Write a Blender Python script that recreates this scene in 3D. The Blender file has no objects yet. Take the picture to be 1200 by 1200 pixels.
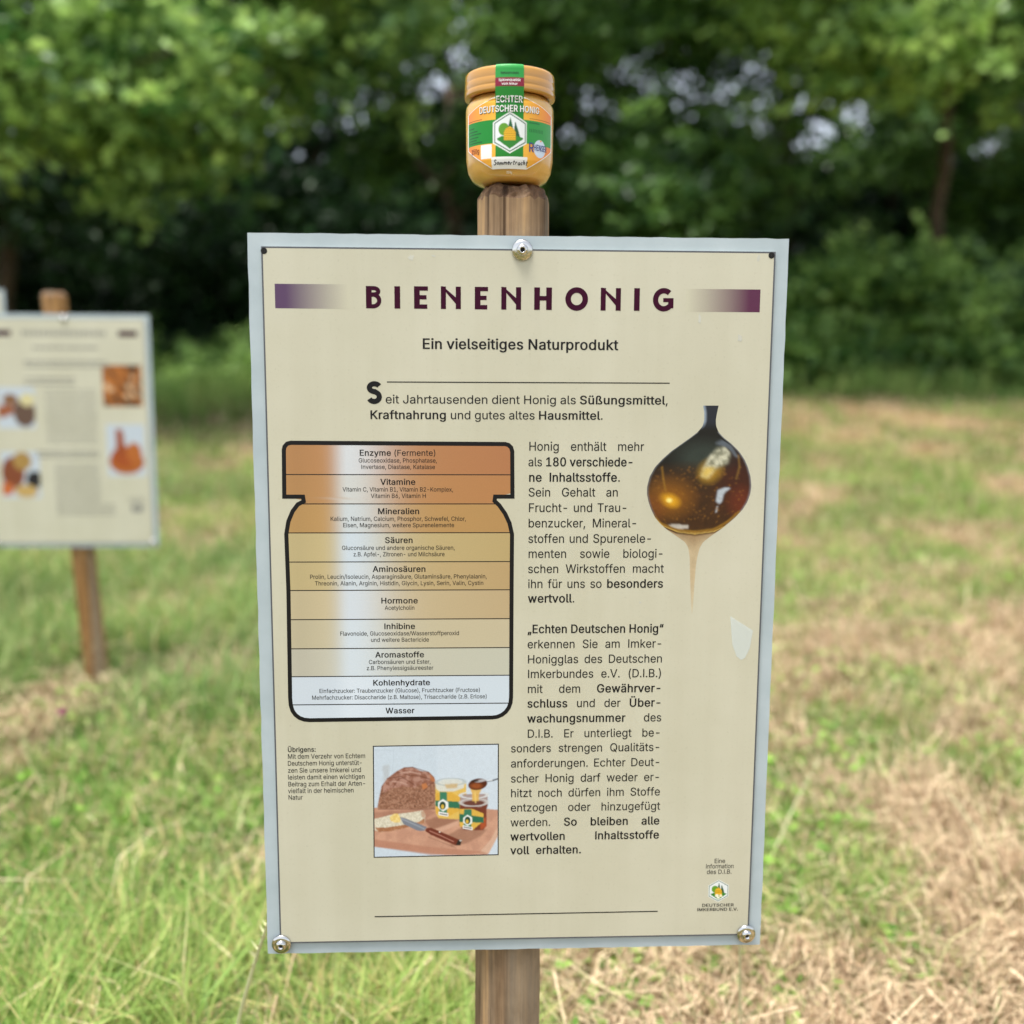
import bpy, bmesh, math, random
import numpy as np
from mathutils import Vector, Matrix

# ------------------------------------------------------------------ camera, light, exposure
S = bpy.context.scene
COL = S.collection
CAM_H = 0.90
cam_data = bpy.data.cameras.new("camera")
cam = bpy.data.objects.new("camera", cam_data)
COL.objects.link(cam)
cam_data.sensor_width = 36.0
cam_data.lens = 36.0                      # 1200 px focal length on a 1200 px frame
cam_data.clip_start = 0.02
cam_data.clip_end = 2000
PITCH, ROLL = 0.1371, 0.0056
cam.matrix_world = (Matrix.Translation((0, 0, CAM_H)) @ Matrix.Rotation(math.pi / 2 - PITCH, 4, 'X')
                    @ Matrix.Rotation(ROLL, 4, 'Z'))
cam_data.dof.use_dof = True
cam_data.dof.focus_distance = 0.872
cam_data.dof.aperture_fstop = 2.9
cam_data.dof.aperture_blades = 0
S.camera = cam

SUN_EL, SUN_AZ = math.radians(76), math.radians(222)     # high, behind the camera's left shoulder, through thin cloud
world = bpy.data.worlds.new("World")
S.world = world
world.use_nodes = True
wn, wl = world.node_tree.nodes, world.node_tree.links
wn.clear()
sky = wn.new('ShaderNodeTexSky')
sky.sky_type = 'NISHITA'
sky.sun_disc = False
sky.sun_elevation = SUN_EL
sky.sun_rotation = SUN_AZ
sky.air_density = 1.0
sky.dust_density = 2.0
sky.ozone_density = 1.0
hsv = wn.new('ShaderNodeHueSaturation')
hsv.inputs['Saturation'].default_value = 0.42            # thin overcast: the blue is washed out
bg = wn.new('ShaderNodeBackground')
bg.inputs['Strength'].default_value = 0.13
wo = wn.new('ShaderNodeOutputWorld')
wl.new(sky.outputs[0], hsv.inputs['Color'])
wl.new(hsv.outputs[0], bg.inputs['Color'])
wl.new(bg.outputs[0], wo.inputs['Surface'])

sun_data = bpy.data.lights.new("sun", 'SUN')
sun_data.energy = 2.6
sun_data.angle = math.radians(24)
sun_data.color = (1.0, 0.96, 0.90)
sun = bpy.data.objects.new("sun", sun_data)
COL.objects.link(sun)
_d = Vector((math.sin(SUN_AZ) * math.cos(SUN_EL), math.cos(SUN_AZ) * math.cos(SUN_EL), math.sin(SUN_EL)))
sun.rotation_euler = (-_d).to_track_quat('-Z', 'Y').to_euler()

S.view_settings.view_transform = 'Standard'
S.view_settings.look = 'None'
S.view_settings.gamma = 1.0
S.view_settings.use_curve_mapping = False
S.view_settings.exposure = 1.15
S.cycles.max_bounces = 8
S.cycles.transparent_max_bounces = 12
S.cycles.caustics_reflective = False
S.cycles.caustics_refractive = False
S.cycles.use_denoising = True

# ------------------------------------------------------------------ helpers
def lin(c):
    c = np.asarray(c, float) / 255.0
    return np.where(c <= 0.04045, c / 12.92, ((c + 0.055) / 1.055) ** 2.4)

def L4(r, g, b):
    v = lin((r, g, b))
    return (float(v[0]), float(v[1]), float(v[2]), 1.0)

def tag(o, label=None, cat=None, group=None, kind=None):
    if label: o['label'] = label
    if cat: o['category'] = cat
    if group: o['group'] = group
    if kind: o['kind'] = kind
    return o

def empty(name, loc, rz=0.0):
    o = bpy.data.objects.new(name, None)
    o.empty_display_size = 0.05
    o.location = loc
    o.rotation_euler = (0, 0, rz)
    COL.objects.link(o)
    return o

def mesh_np(name, V, faces_flat, sizes, mat, parent=None, colors=None, smooth=False):
    """link one mesh object built from numpy arrays (V: n,3; flat corner list; corners per face)"""
    m = bpy.data.meshes.new(name)
    V = np.asarray(V, np.float32)
    faces_flat = np.asarray(faces_flat, np.int32)
    sizes = np.asarray(sizes, np.int32)
    m.vertices.add(len(V)); m.vertices.foreach_set('co', V.ravel())
    m.loops.add(len(faces_flat)); m.loops.foreach_set('vertex_index', faces_flat)
    m.polygons.add(len(sizes))
    starts = np.concatenate([[0], np.cumsum(sizes)[:-1]]).astype(np.int32)
    m.polygons.foreach_set('loop_start', starts)
    m.polygons.foreach_set('loop_total', sizes)
    m.polygons.foreach_set('use_smooth', np.full(len(sizes), smooth, bool))
    if colors is not None:
        a = m.color_attributes.new('Col', 'FLOAT_COLOR', 'POINT')
        c4 = np.ones((len(V), 4), np.float32); c4[:, :3] = colors
        a.data.foreach_set('color', c4.ravel())
    m.update(calc_edges=True)
    m.validate()
    if mat: m.materials.append(mat)
    o = bpy.data.objects.new(name, m)
    COL.objects.link(o)
    if parent: o.parent = parent
    return o

def obj(name, V, F, mat, parent=None, smooth=False, colors=None):
    flat = [i for f in F for i in f]
    return mesh_np(name, V, flat, [len(f) for f in F], mat, parent, colors, smooth)

def bm_obj(name, bm, mat, parent=None, smooth=False):
    m = bpy.data.meshes.new(name)
    bmesh.ops.recalc_face_normals(bm, faces=bm.faces)
    bm.to_mesh(m); bm.free()
    for p in m.polygons: p.use_smooth = smooth
    m.materials.append(mat)
    o = bpy.data.objects.new(name, m)
    COL.objects.link(o)
    if parent: o.parent = parent
    return o

def box_vf(x0, x1, y0, y1, z0, z1):
    V = [(x0, y0, z0), (x1, y0, z0), (x1, y1, z0), (x0, y1, z0), (x0, y0, z1), (x1, y0, z1), (x1, y1, z1), (x0, y1, z1)]
    F = [(3, 2, 1, 0), (4, 5, 6, 7), (0, 1, 5, 4), (1, 2, 6, 5), (2, 3, 7, 6), (3, 0, 4, 7)]
    return V, F

def lathe(profile, n=64, a0=0.0, a1=2 * math.pi):
    """profile of (r, z); returns verts, faces around the z axis"""
    V, F = [], []
    closed = abs(a1 - a0 - 2 * math.pi) < 1e-6
    cols = n if closed else n + 1
    for r, z in profile:
        for k in range(cols):
            a = a0 + (a1 - a0) * k / n
            V.append((r * math.cos(a), r * math.sin(a), z))
    for i in range(len(profile) - 1):
        for k in range(n):
            k2 = (k + 1) % cols
            F.append((i * cols + k, i * cols + k2, (i + 1) * cols + k2, (i + 1) * cols + k))
    return V, F

def vnoise(x, y, seed=0):
    """smooth value noise on arrays, 0..1"""
    x = np.asarray(x, float); y = np.asarray(y, float)
    xi = np.floor(x).astype(np.int64); yi = np.floor(y).astype(np.int64)
    fx = x - xi; fy = y - yi
    fx = fx * fx * (3 - 2 * fx); fy = fy * fy * (3 - 2 * fy)
    def h(a, b):
        n = (a * 374761393 + b * 668265263 + seed * 974634777) & 0x7fffffff
        n = ((n ^ (n >> 13)) * 1274126177) & 0x7fffffff
        return ((n ^ (n >> 16)) & 0xffff) / 65535.0
    return (h(xi, yi) * (1 - fx) + h(xi + 1, yi) * fx) * (1 - fy) + (h(xi, yi + 1) * (1 - fx) + h(xi + 1, yi + 1) * fx) * fy

def fbm(x, y, seed=0, o=4):
    s = 0; a = 0.5; t = 0
    for k in range(o):
        s = s + a * vnoise(np.asarray(x) * 2 ** k + 17.3 * k, np.asarray(y) * 2 ** k + 9.1 * k, seed + k); t += a; a *= 0.5
    return s / t

# ------------------------------------------------------------------ materials
def new_mat(name):
    m = bpy.data.materials.new(name)
    m.use_nodes = True
    nt = m.node_tree
    return m, nt.nodes, nt.links, nt.nodes['Principled BSDF']

def ramp(n, stops):
    r = n.new('ShaderNodeValToRGB')
    e = r.color_ramp.elements
    while len(e) < len(stops): e.new(0.5)
    for k, (p, c) in enumerate(stops):
        e[k].position = p; e[k].color = c
    return r

def noise(n, l, scale, vec=None, detail=4, rough=0.55, kind='Object', stretch=None):
    tc = n.new('ShaderNodeTexCoord')
    mp = n.new('ShaderNodeMapping')
    if stretch: mp.inputs['Scale'].default_value = stretch
    t = n.new('ShaderNodeTexNoise')
    t.inputs['Scale'].default_value = scale
    t.inputs['Detail'].default_value = detail
    t.inputs['Roughness'].default_value = rough
    l.new(tc.outputs[kind], mp.inputs[0]); l.new(mp.outputs[0], t.inputs['Vector'])
    return t

def bump(n, l, src, b, strength=0.3, dist=0.001):
    bp = n.new('ShaderNodeBump')
    bp.inputs['Strength'].default_value = strength
    bp.inputs['Distance'].default_value = dist
    l.new(src, bp.inputs['Height']); l.new(bp.outputs[0], b.inputs['Normal'])

def mat_plain(name, rgb, rough=0.5, spec=0.4, metal=0.0, var=0.06, scale=20, coat=0.0, bmp=0.0):
    """painted or printed surface: base colour with a faint procedural variation"""
    m, n, l, b = new_mat(name)
    t = noise(n, l, scale)
    c = np.array(lin(rgb))
    r = ramp(n, [(0.3, (*(c * (1 - var)), 1)), (0.7, (*np.minimum(c * (1 + var), 1), 1))])
    l.new(t.outputs['Fac'], r.inputs[0]); l.new(r.outputs[0], b.inputs['Base Color'])
    b.inputs['Roughness'].default_value = rough
    b.inputs['Specular IOR Level'].default_value = spec
    b.inputs['Metallic'].default_value = metal
    b.inputs['Coat Weight'].default_value = coat
    b.inputs['Coat Roughness'].default_value = 0.08
    if bmp: bump(n, l, t.outputs['Fac'], b, bmp)
    return m

def mat_attr(name, rough=0.6, spec=0.3, coat=0.0, transl=0.0, var=0.0, scale=200):
    """colour comes from the mesh's colour attribute (print, leaves, grass blades)"""
    m, n, l, b = new_mat(name)
    a = n.new('ShaderNodeAttribute'); a.attribute_name = 'Col'
    src = a.outputs['Color']
    if var:
        t = noise(n, l, scale)
        mx = n.new('ShaderNodeMix'); mx.data_type = 'RGBA'; mx.blend_type = 'MULTIPLY'
        mx.inputs['Factor'].default_value = 1.0
        r = ramp(n, [(0.3, (1 - var,) * 3 + (1,)), (0.7, (1, 1, 1, 1))])
        l.new(t.outputs['Fac'], r.inputs[0]); l.new(src, mx.inputs['A']); l.new(r.outputs[0], mx.inputs['B'])
        src = mx.outputs['Result']
    l.new(src, b.inputs['Base Color'])
    b.inputs['Roughness'].default_value = rough
    b.inputs['Specular IOR Level'].default_value = spec
    b.inputs['Coat Weight'].default_value = coat
    b.inputs['Coat Roughness'].default_value = 0.1
    if transl:
        tr = n.new('ShaderNodeBsdfTranslucent')
        hs = n.new('ShaderNodeHueSaturation')
        hs.inputs['Hue'].default_value = 0.490; hs.inputs['Saturation'].default_value = 1.0; hs.inputs['Value'].default_value = 1.4
        l.new(src, hs.inputs['Color']); l.new(hs.outputs[0], tr.inputs['Color'])
        ms = n.new('ShaderNodeMixShader'); ms.inputs[0].default_value = transl
        out = n['Material Output']
        l.new(b.outputs[0], ms.inputs[1]); l.new(tr.outputs[0], ms.inputs[2]); l.new(ms.outputs[0], out.inputs['Surface'])
    return m

def mat_beige():
    """glossy beige printed sheet with faint blotches and dust"""
    m, n, l, b = new_mat('beige_print')
    t = noise(n, l, 9, detail=6, rough=0.6)
    r = ramp(n, [(0.2, L4(193, 190, 168)), (0.8, L4(202, 199, 179))]); r.color_ramp.interpolation = 'EASE'
    l.new(t.outputs['Fac'], r.inputs[0])
    sp = noise(n, l, 420, detail=2)
    rs = ramp(n, [(0.60, (1, 1, 1, 1)), (0.80, (0.80, 0.79, 0.76, 1))])
    l.new(sp.outputs['Fac'], rs.inputs[0])
    mx = n.new('ShaderNodeMix'); mx.data_type = 'RGBA'; mx.blend_type = 'MULTIPLY'; mx.inputs['Factor'].default_value = 0.55
    l.new(r.outputs[0], mx.inputs['A']); l.new(rs.outputs[0], mx.inputs['B'])
    l.new(mx.outputs['Result'], b.inputs['Base Color'])
    st = noise(n, l, 1.0, detail=4, stretch=(46, 46, 1.6))
    sr = ramp(n, [(0.40, (0.965, 0.96, 0.95, 1)), (0.60, (1, 1, 1, 1))])
    l.new(st.outputs['Fac'], sr.inputs[0])
    my = n.new('ShaderNodeMix'); my.data_type = 'RGBA'; my.blend_type = 'MULTIPLY'; my.inputs['Factor'].default_value = 0.8
    l.new(mx.outputs['Result'], my.inputs['A']); l.new(sr.outputs[0], my.inputs['B']); l.new(my.outputs['Result'], b.inputs['Base Color'])
    t2 = noise(n, l, 14, detail=3)
    rr = ramp(n, [(0.2, (0.30, 0.30, 0.30, 1)), (0.8, (0.38, 0.38, 0.38, 1))]); rr.color_ramp.interpolation = 'EASE'
    l.new(t2.outputs['Fac'], rr.inputs[0]); l.new(rr.outputs[0], b.inputs['Roughness'])
    b.inputs['Specular IOR Level'].default_value = 0.5
    t3 = noise(n, l, 5, detail=1)
    bump(n, l, t3.outputs['Fac'], b, 0.2, 0.002)
    return m

def mat_plate():
    m, n, l, b = new_mat('pale_grey_plate')
    t = noise(n, l, 22, detail=6)
    r = ramp(n, [(0.25, L4(166, 180, 186)), (0.6, L4(178, 191, 197)), (0.8, L4(188, 199, 205))])
    l.new(t.outputs['Fac'], r.inputs[0]); l.new(r.outputs[0], b.inputs['Base Color'])
    b.inputs['Roughness'].default_value = 0.4
    t2 = noise(n, l, 300, detail=2)
    bump(n, l, t2.outputs['Fac'], b, 0.15, 0.0004)
    return m

def mat_wood(name, dark, mid, light, ringy=1.0):
    """weathered peeled pine: long streaks along the post plus broad grey and orange bands round it"""
    m, n, l, b = new_mat(name)
    streak = noise(n, l, 1.0, detail=7, rough=0.62, stretch=(170, 170, 5))
    broad = noise(n, l, 1.0, detail=2, rough=0.4, stretch=(38, 38, 1.2))
    fleck = noise(n, l, 1.0, detail=4, stretch=(60, 60, 34))
    a = n.new('ShaderNodeMath'); a.operation = 'MULTIPLY'; a.inputs[1].default_value = 0.5
    c = n.new('ShaderNodeMath'); c.operation = 'MULTIPLY_ADD'; c.inputs[1].default_value = 0.5
    l.new(streak.outputs['Fac'], a.inputs[0]); l.new(broad.outputs['Fac'], c.inputs[0]); l.new(a.outputs[0], c.inputs[2])
    r = ramp(n, [(0.36, L4(*dark)), (0.50, L4(*mid)), (0.64, L4(*light))])
    l.new(c.outputs[0], r.inputs[0])
    # one weathered grey band
    gb = noise(n, l, 1.0, detail=1, stretch=(24, 24, 0.7))
    gr = ramp(n, [(0.50, (0, 0, 0, 1)), (0.60, (1, 1, 1, 1))])
    l.new(gb.outputs['Fac'], gr.inputs[0])
    mx = n.new('ShaderNodeMix'); mx.data_type = 'RGBA'
    mm_ = n.new('ShaderNodeMath'); mm_.operation = 'MULTIPLY'; mm_.inputs[1].default_value = 0.7
    l.new(gr.outputs[0], mm_.inputs[0]); l.new(mm_.outputs[0], mx.inputs['Factor'])
    l.new(r.outputs[0], mx.inputs['A']); mx.inputs['B'].default_value = L4(138, 128, 112)
    ck = noise(n, l, 1.0, detail=3, rough=0.5, stretch=(95, 95, 2.2))
    cr = ramp(n, [(0.335, (0.25, 0.21, 0.18, 1)), (0.375, (1, 1, 1, 1))])
    l.new(ck.outputs['Fac'], cr.inputs[0])
    rf = ramp(n, [(0.3, (0.62, 0.58, 0.55, 1)), (0.6, (1, 1, 1, 1))])
    l.new(fleck.outputs['Fac'], rf.inputs[0])
    m2 = n.new('ShaderNodeMix'); m2.data_type = 'RGBA'; m2.blend_type = 'MULTIPLY'; m2.inputs['Factor'].default_value = 0.6
    l.new(mx.outputs['Result'], m2.inputs['A']); l.new(rf.outputs[0], m2.inputs['B'])
    m3 = n.new('ShaderNodeMix'); m3.data_type = 'RGBA'; m3.blend_type = 'MULTIPLY'; m3.inputs['Factor'].default_value = 0.85
    l.new(m2.outputs['Result'], m3.inputs['A']); l.new(cr.outputs[0], m3.inputs['B'])
    l.new(m3.outputs['Result'], b.inputs['Base Color'])
    b.inputs['Roughness'].default_value = 0.8
    b.inputs['Specular IOR Level'].default_value = 0.2
    bump(n, l, streak.outputs['Fac'], b, 0.9, 0.0016)
    return m

def mat_bark(name='bark'):
    m, n, l, b = new_mat(name)
    t = noise(n, l, 1.0, detail=6, stretch=(18, 18, 4))
    r = ramp(n, [(0.3, L4(46, 38, 30)), (0.55, L4(92, 76, 60)), (0.75, L4(122, 104, 84))])
    l.new(t.outputs['Fac'], r.inputs[0]); l.new(r.outputs[0], b.inputs['Base Color'])
    b.inputs['Roughness'].default_value = 0.9
    bump(n, l, t.outputs['Fac'], b, 0.8, 0.02)
    return m

def mat_steel():
    m, n, l, b = new_mat('stainless_steel')
    t = noise(n, l, 400, detail=2)
    r = ramp(n, [(0.3, (0.10, 0.10, 0.10, 1)), (0.7, (0.22, 0.22, 0.22, 1))])
    l.new(t.outputs['Fac'], r.inputs[0]); l.new(r.outputs[0], b.inputs['Roughness'])
    b.inputs['Base Color'].default_value = (0.62, 0.61, 0.58, 1)
    b.inputs['Metallic'].default_value = 1.0
    return m

def mat_ground():
    m, n, l, b = new_mat('meadow_soil')
    a = n.new('ShaderNodeAttribute'); a.attribute_name = 'Col'
    t = noise(n, l, 30, detail=8, rough=0.7)
    r = ramp(n, [(0.3, (0.45, 0.43, 0.40, 1)), (0.65, (1, 1, 1, 1))])
    l.new(t.outputs['Fac'], r.inputs[0])
    mx = n.new('ShaderNodeMix'); mx.data_type = 'RGBA'; mx.blend_type = 'MULTIPLY'; mx.inputs['Factor'].default_value = 0.9
    l.new(a.outputs['Color'], mx.inputs['A']); l.new(r.outputs[0], mx.inputs['B'])
    l.new(mx.outputs['Result'], b.inputs['Base Color'])
    b.inputs['Roughness'].default_value = 0.95
    b.inputs['Specular IOR Level'].default_value = 0.1
    bump(n, l, t.outputs['Fac'], b, 0.8, 0.02)
    return m

def mat_thin_glass():
    """clear glass wall of the jar: mirror at grazing angles, see-through otherwise"""
    m, n, l, b = new_mat('clear_glass')
    n.remove(b)
    tr = n.new('ShaderNodeBsdfTransparent'); tr.inputs[0].default_value = (0.99, 0.99, 0.985, 1)
    gl = n.new('ShaderNodeBsdfGlossy'); gl.inputs['Roughness'].default_value = 0.04
    t = noise(n, l, 40, detail=1)
    bp = n.new('ShaderNodeBump'); bp.inputs['Strength'].default_value = 0.25; bp.inputs['Distance'].default_value = 0.002
    l.new(t.outputs['Fac'], bp.inputs['Height']); l.new(bp.outputs[0], gl.inputs['Normal'])
    fr = n.new('ShaderNodeFresnel'); fr.inputs['IOR'].default_value = 1.6
    mu = n.new('ShaderNodeMath'); mu.operation = 'MULTIPLY'; mu.inputs[1].default_value = 1.0; mu.use_clamp = True
    ms = n.new('ShaderNodeMixShader')
    ge = n.new('ShaderNodeNewGeometry'); inv = n.new('ShaderNodeMath'); inv.operation = 'SUBTRACT'; inv.inputs[0].default_value = 1.0
    mb = n.new('ShaderNodeMath'); mb.operation = 'MULTIPLY'
    l.new(ge.outputs['Backfacing'], inv.inputs[1])
    l.new(fr.outputs[0], mu.inputs[0]); l.new(mu.outputs[0], mb.inputs[0]); l.new(inv.outputs[0], mb.inputs[1]); l.new(mb.outputs[0], ms.inputs[0])
    l.new(tr.outputs[0], ms.inputs[1]); l.new(gl.outputs[0], ms.inputs[2])
    l.new(ms.outputs[0], n['Material Output'].inputs['Surface'])
    return m

M = {
    'beige': mat_beige(), 'plate': mat_plate(),
    'wood': mat_wood('weathered_pine', (98, 78, 58), (152, 126, 98), (204, 166, 120)),
    'wood_far': mat_wood('brown_pine', (108, 78, 46), (158, 118, 72), (198, 156, 104)),
    'wood_end': mat_wood('rough_end_grain', (70, 52, 40), (120, 94, 72), (172, 142, 112)),
    'bark': mat_bark(), 'steel': mat_steel(),
    'ink': mat_plain('black_ink', (20, 19, 21), 0.45, 0.25, var=0.1),
    'ink_soft': mat_plain('grey_ink', (26, 25, 27), 0.45, 0.25, var=0.1),
    'ink_plum': mat_plain('plum_ink', (56, 8, 36), 0.5, 0.12, var=0.12),
    'ink_pale': mat_plain('faded_ink', (134, 132, 126), 0.5, 0.2, var=0.1),
    'black': mat_plain('black_hole', (14, 14, 14), 0.7, var=0.1),
    'print': mat_attr('colour_print', 0.3, 0.5, var=0.06, scale=900),
    'edge': mat_plain('dark_sheet_edge', (84, 86, 92), 0.5, var=0.1),
    'tape': mat_plain('tape_remnant', (226, 236, 234), 0.12, 0.6, var=0.04, coat=0.6),
    'smear': mat_plain('pale_smear', (216, 216, 204), 0.5, var=0.1),
    'leaf': mat_attr('leaf', 0.38, 0.55, transl=0.36),
    'grass': mat_attr('grass_blade', 0.55, 0.25, transl=0.30),
    'straw': mat_attr('dry_straw', 0.7, 0.2, transl=0.15),
    'ground': mat_ground(),
    'glass': mat_thin_glass(),
    'honey': mat_plain('creamed_honey', (228, 176, 94), 0.42, 0.3, var=0.10, scale=60),
    'lid': mat_plain('gold_plastic', (190, 138, 58), 0.18, 0.5, var=0.04, coat=0.6),
    'white_print': mat_plain('white_print', (236, 236, 232), 0.4, var=0.03),
    'shadow_print': mat_plain('dark_green_print', (26, 62, 34), 0.4, var=0.05),
    'blue_print': mat_plain('blue_print', (44, 62, 128), 0.4, var=0.05),
    'red_print': mat_plain('brown_red_print', (110, 44, 28), 0.4, var=0.05),
}

for _k, _a in (('tape', .6), ('smear', .75)):
    M[_k].node_tree.nodes['Principled BSDF'].inputs['Alpha'].default_value = _a

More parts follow.
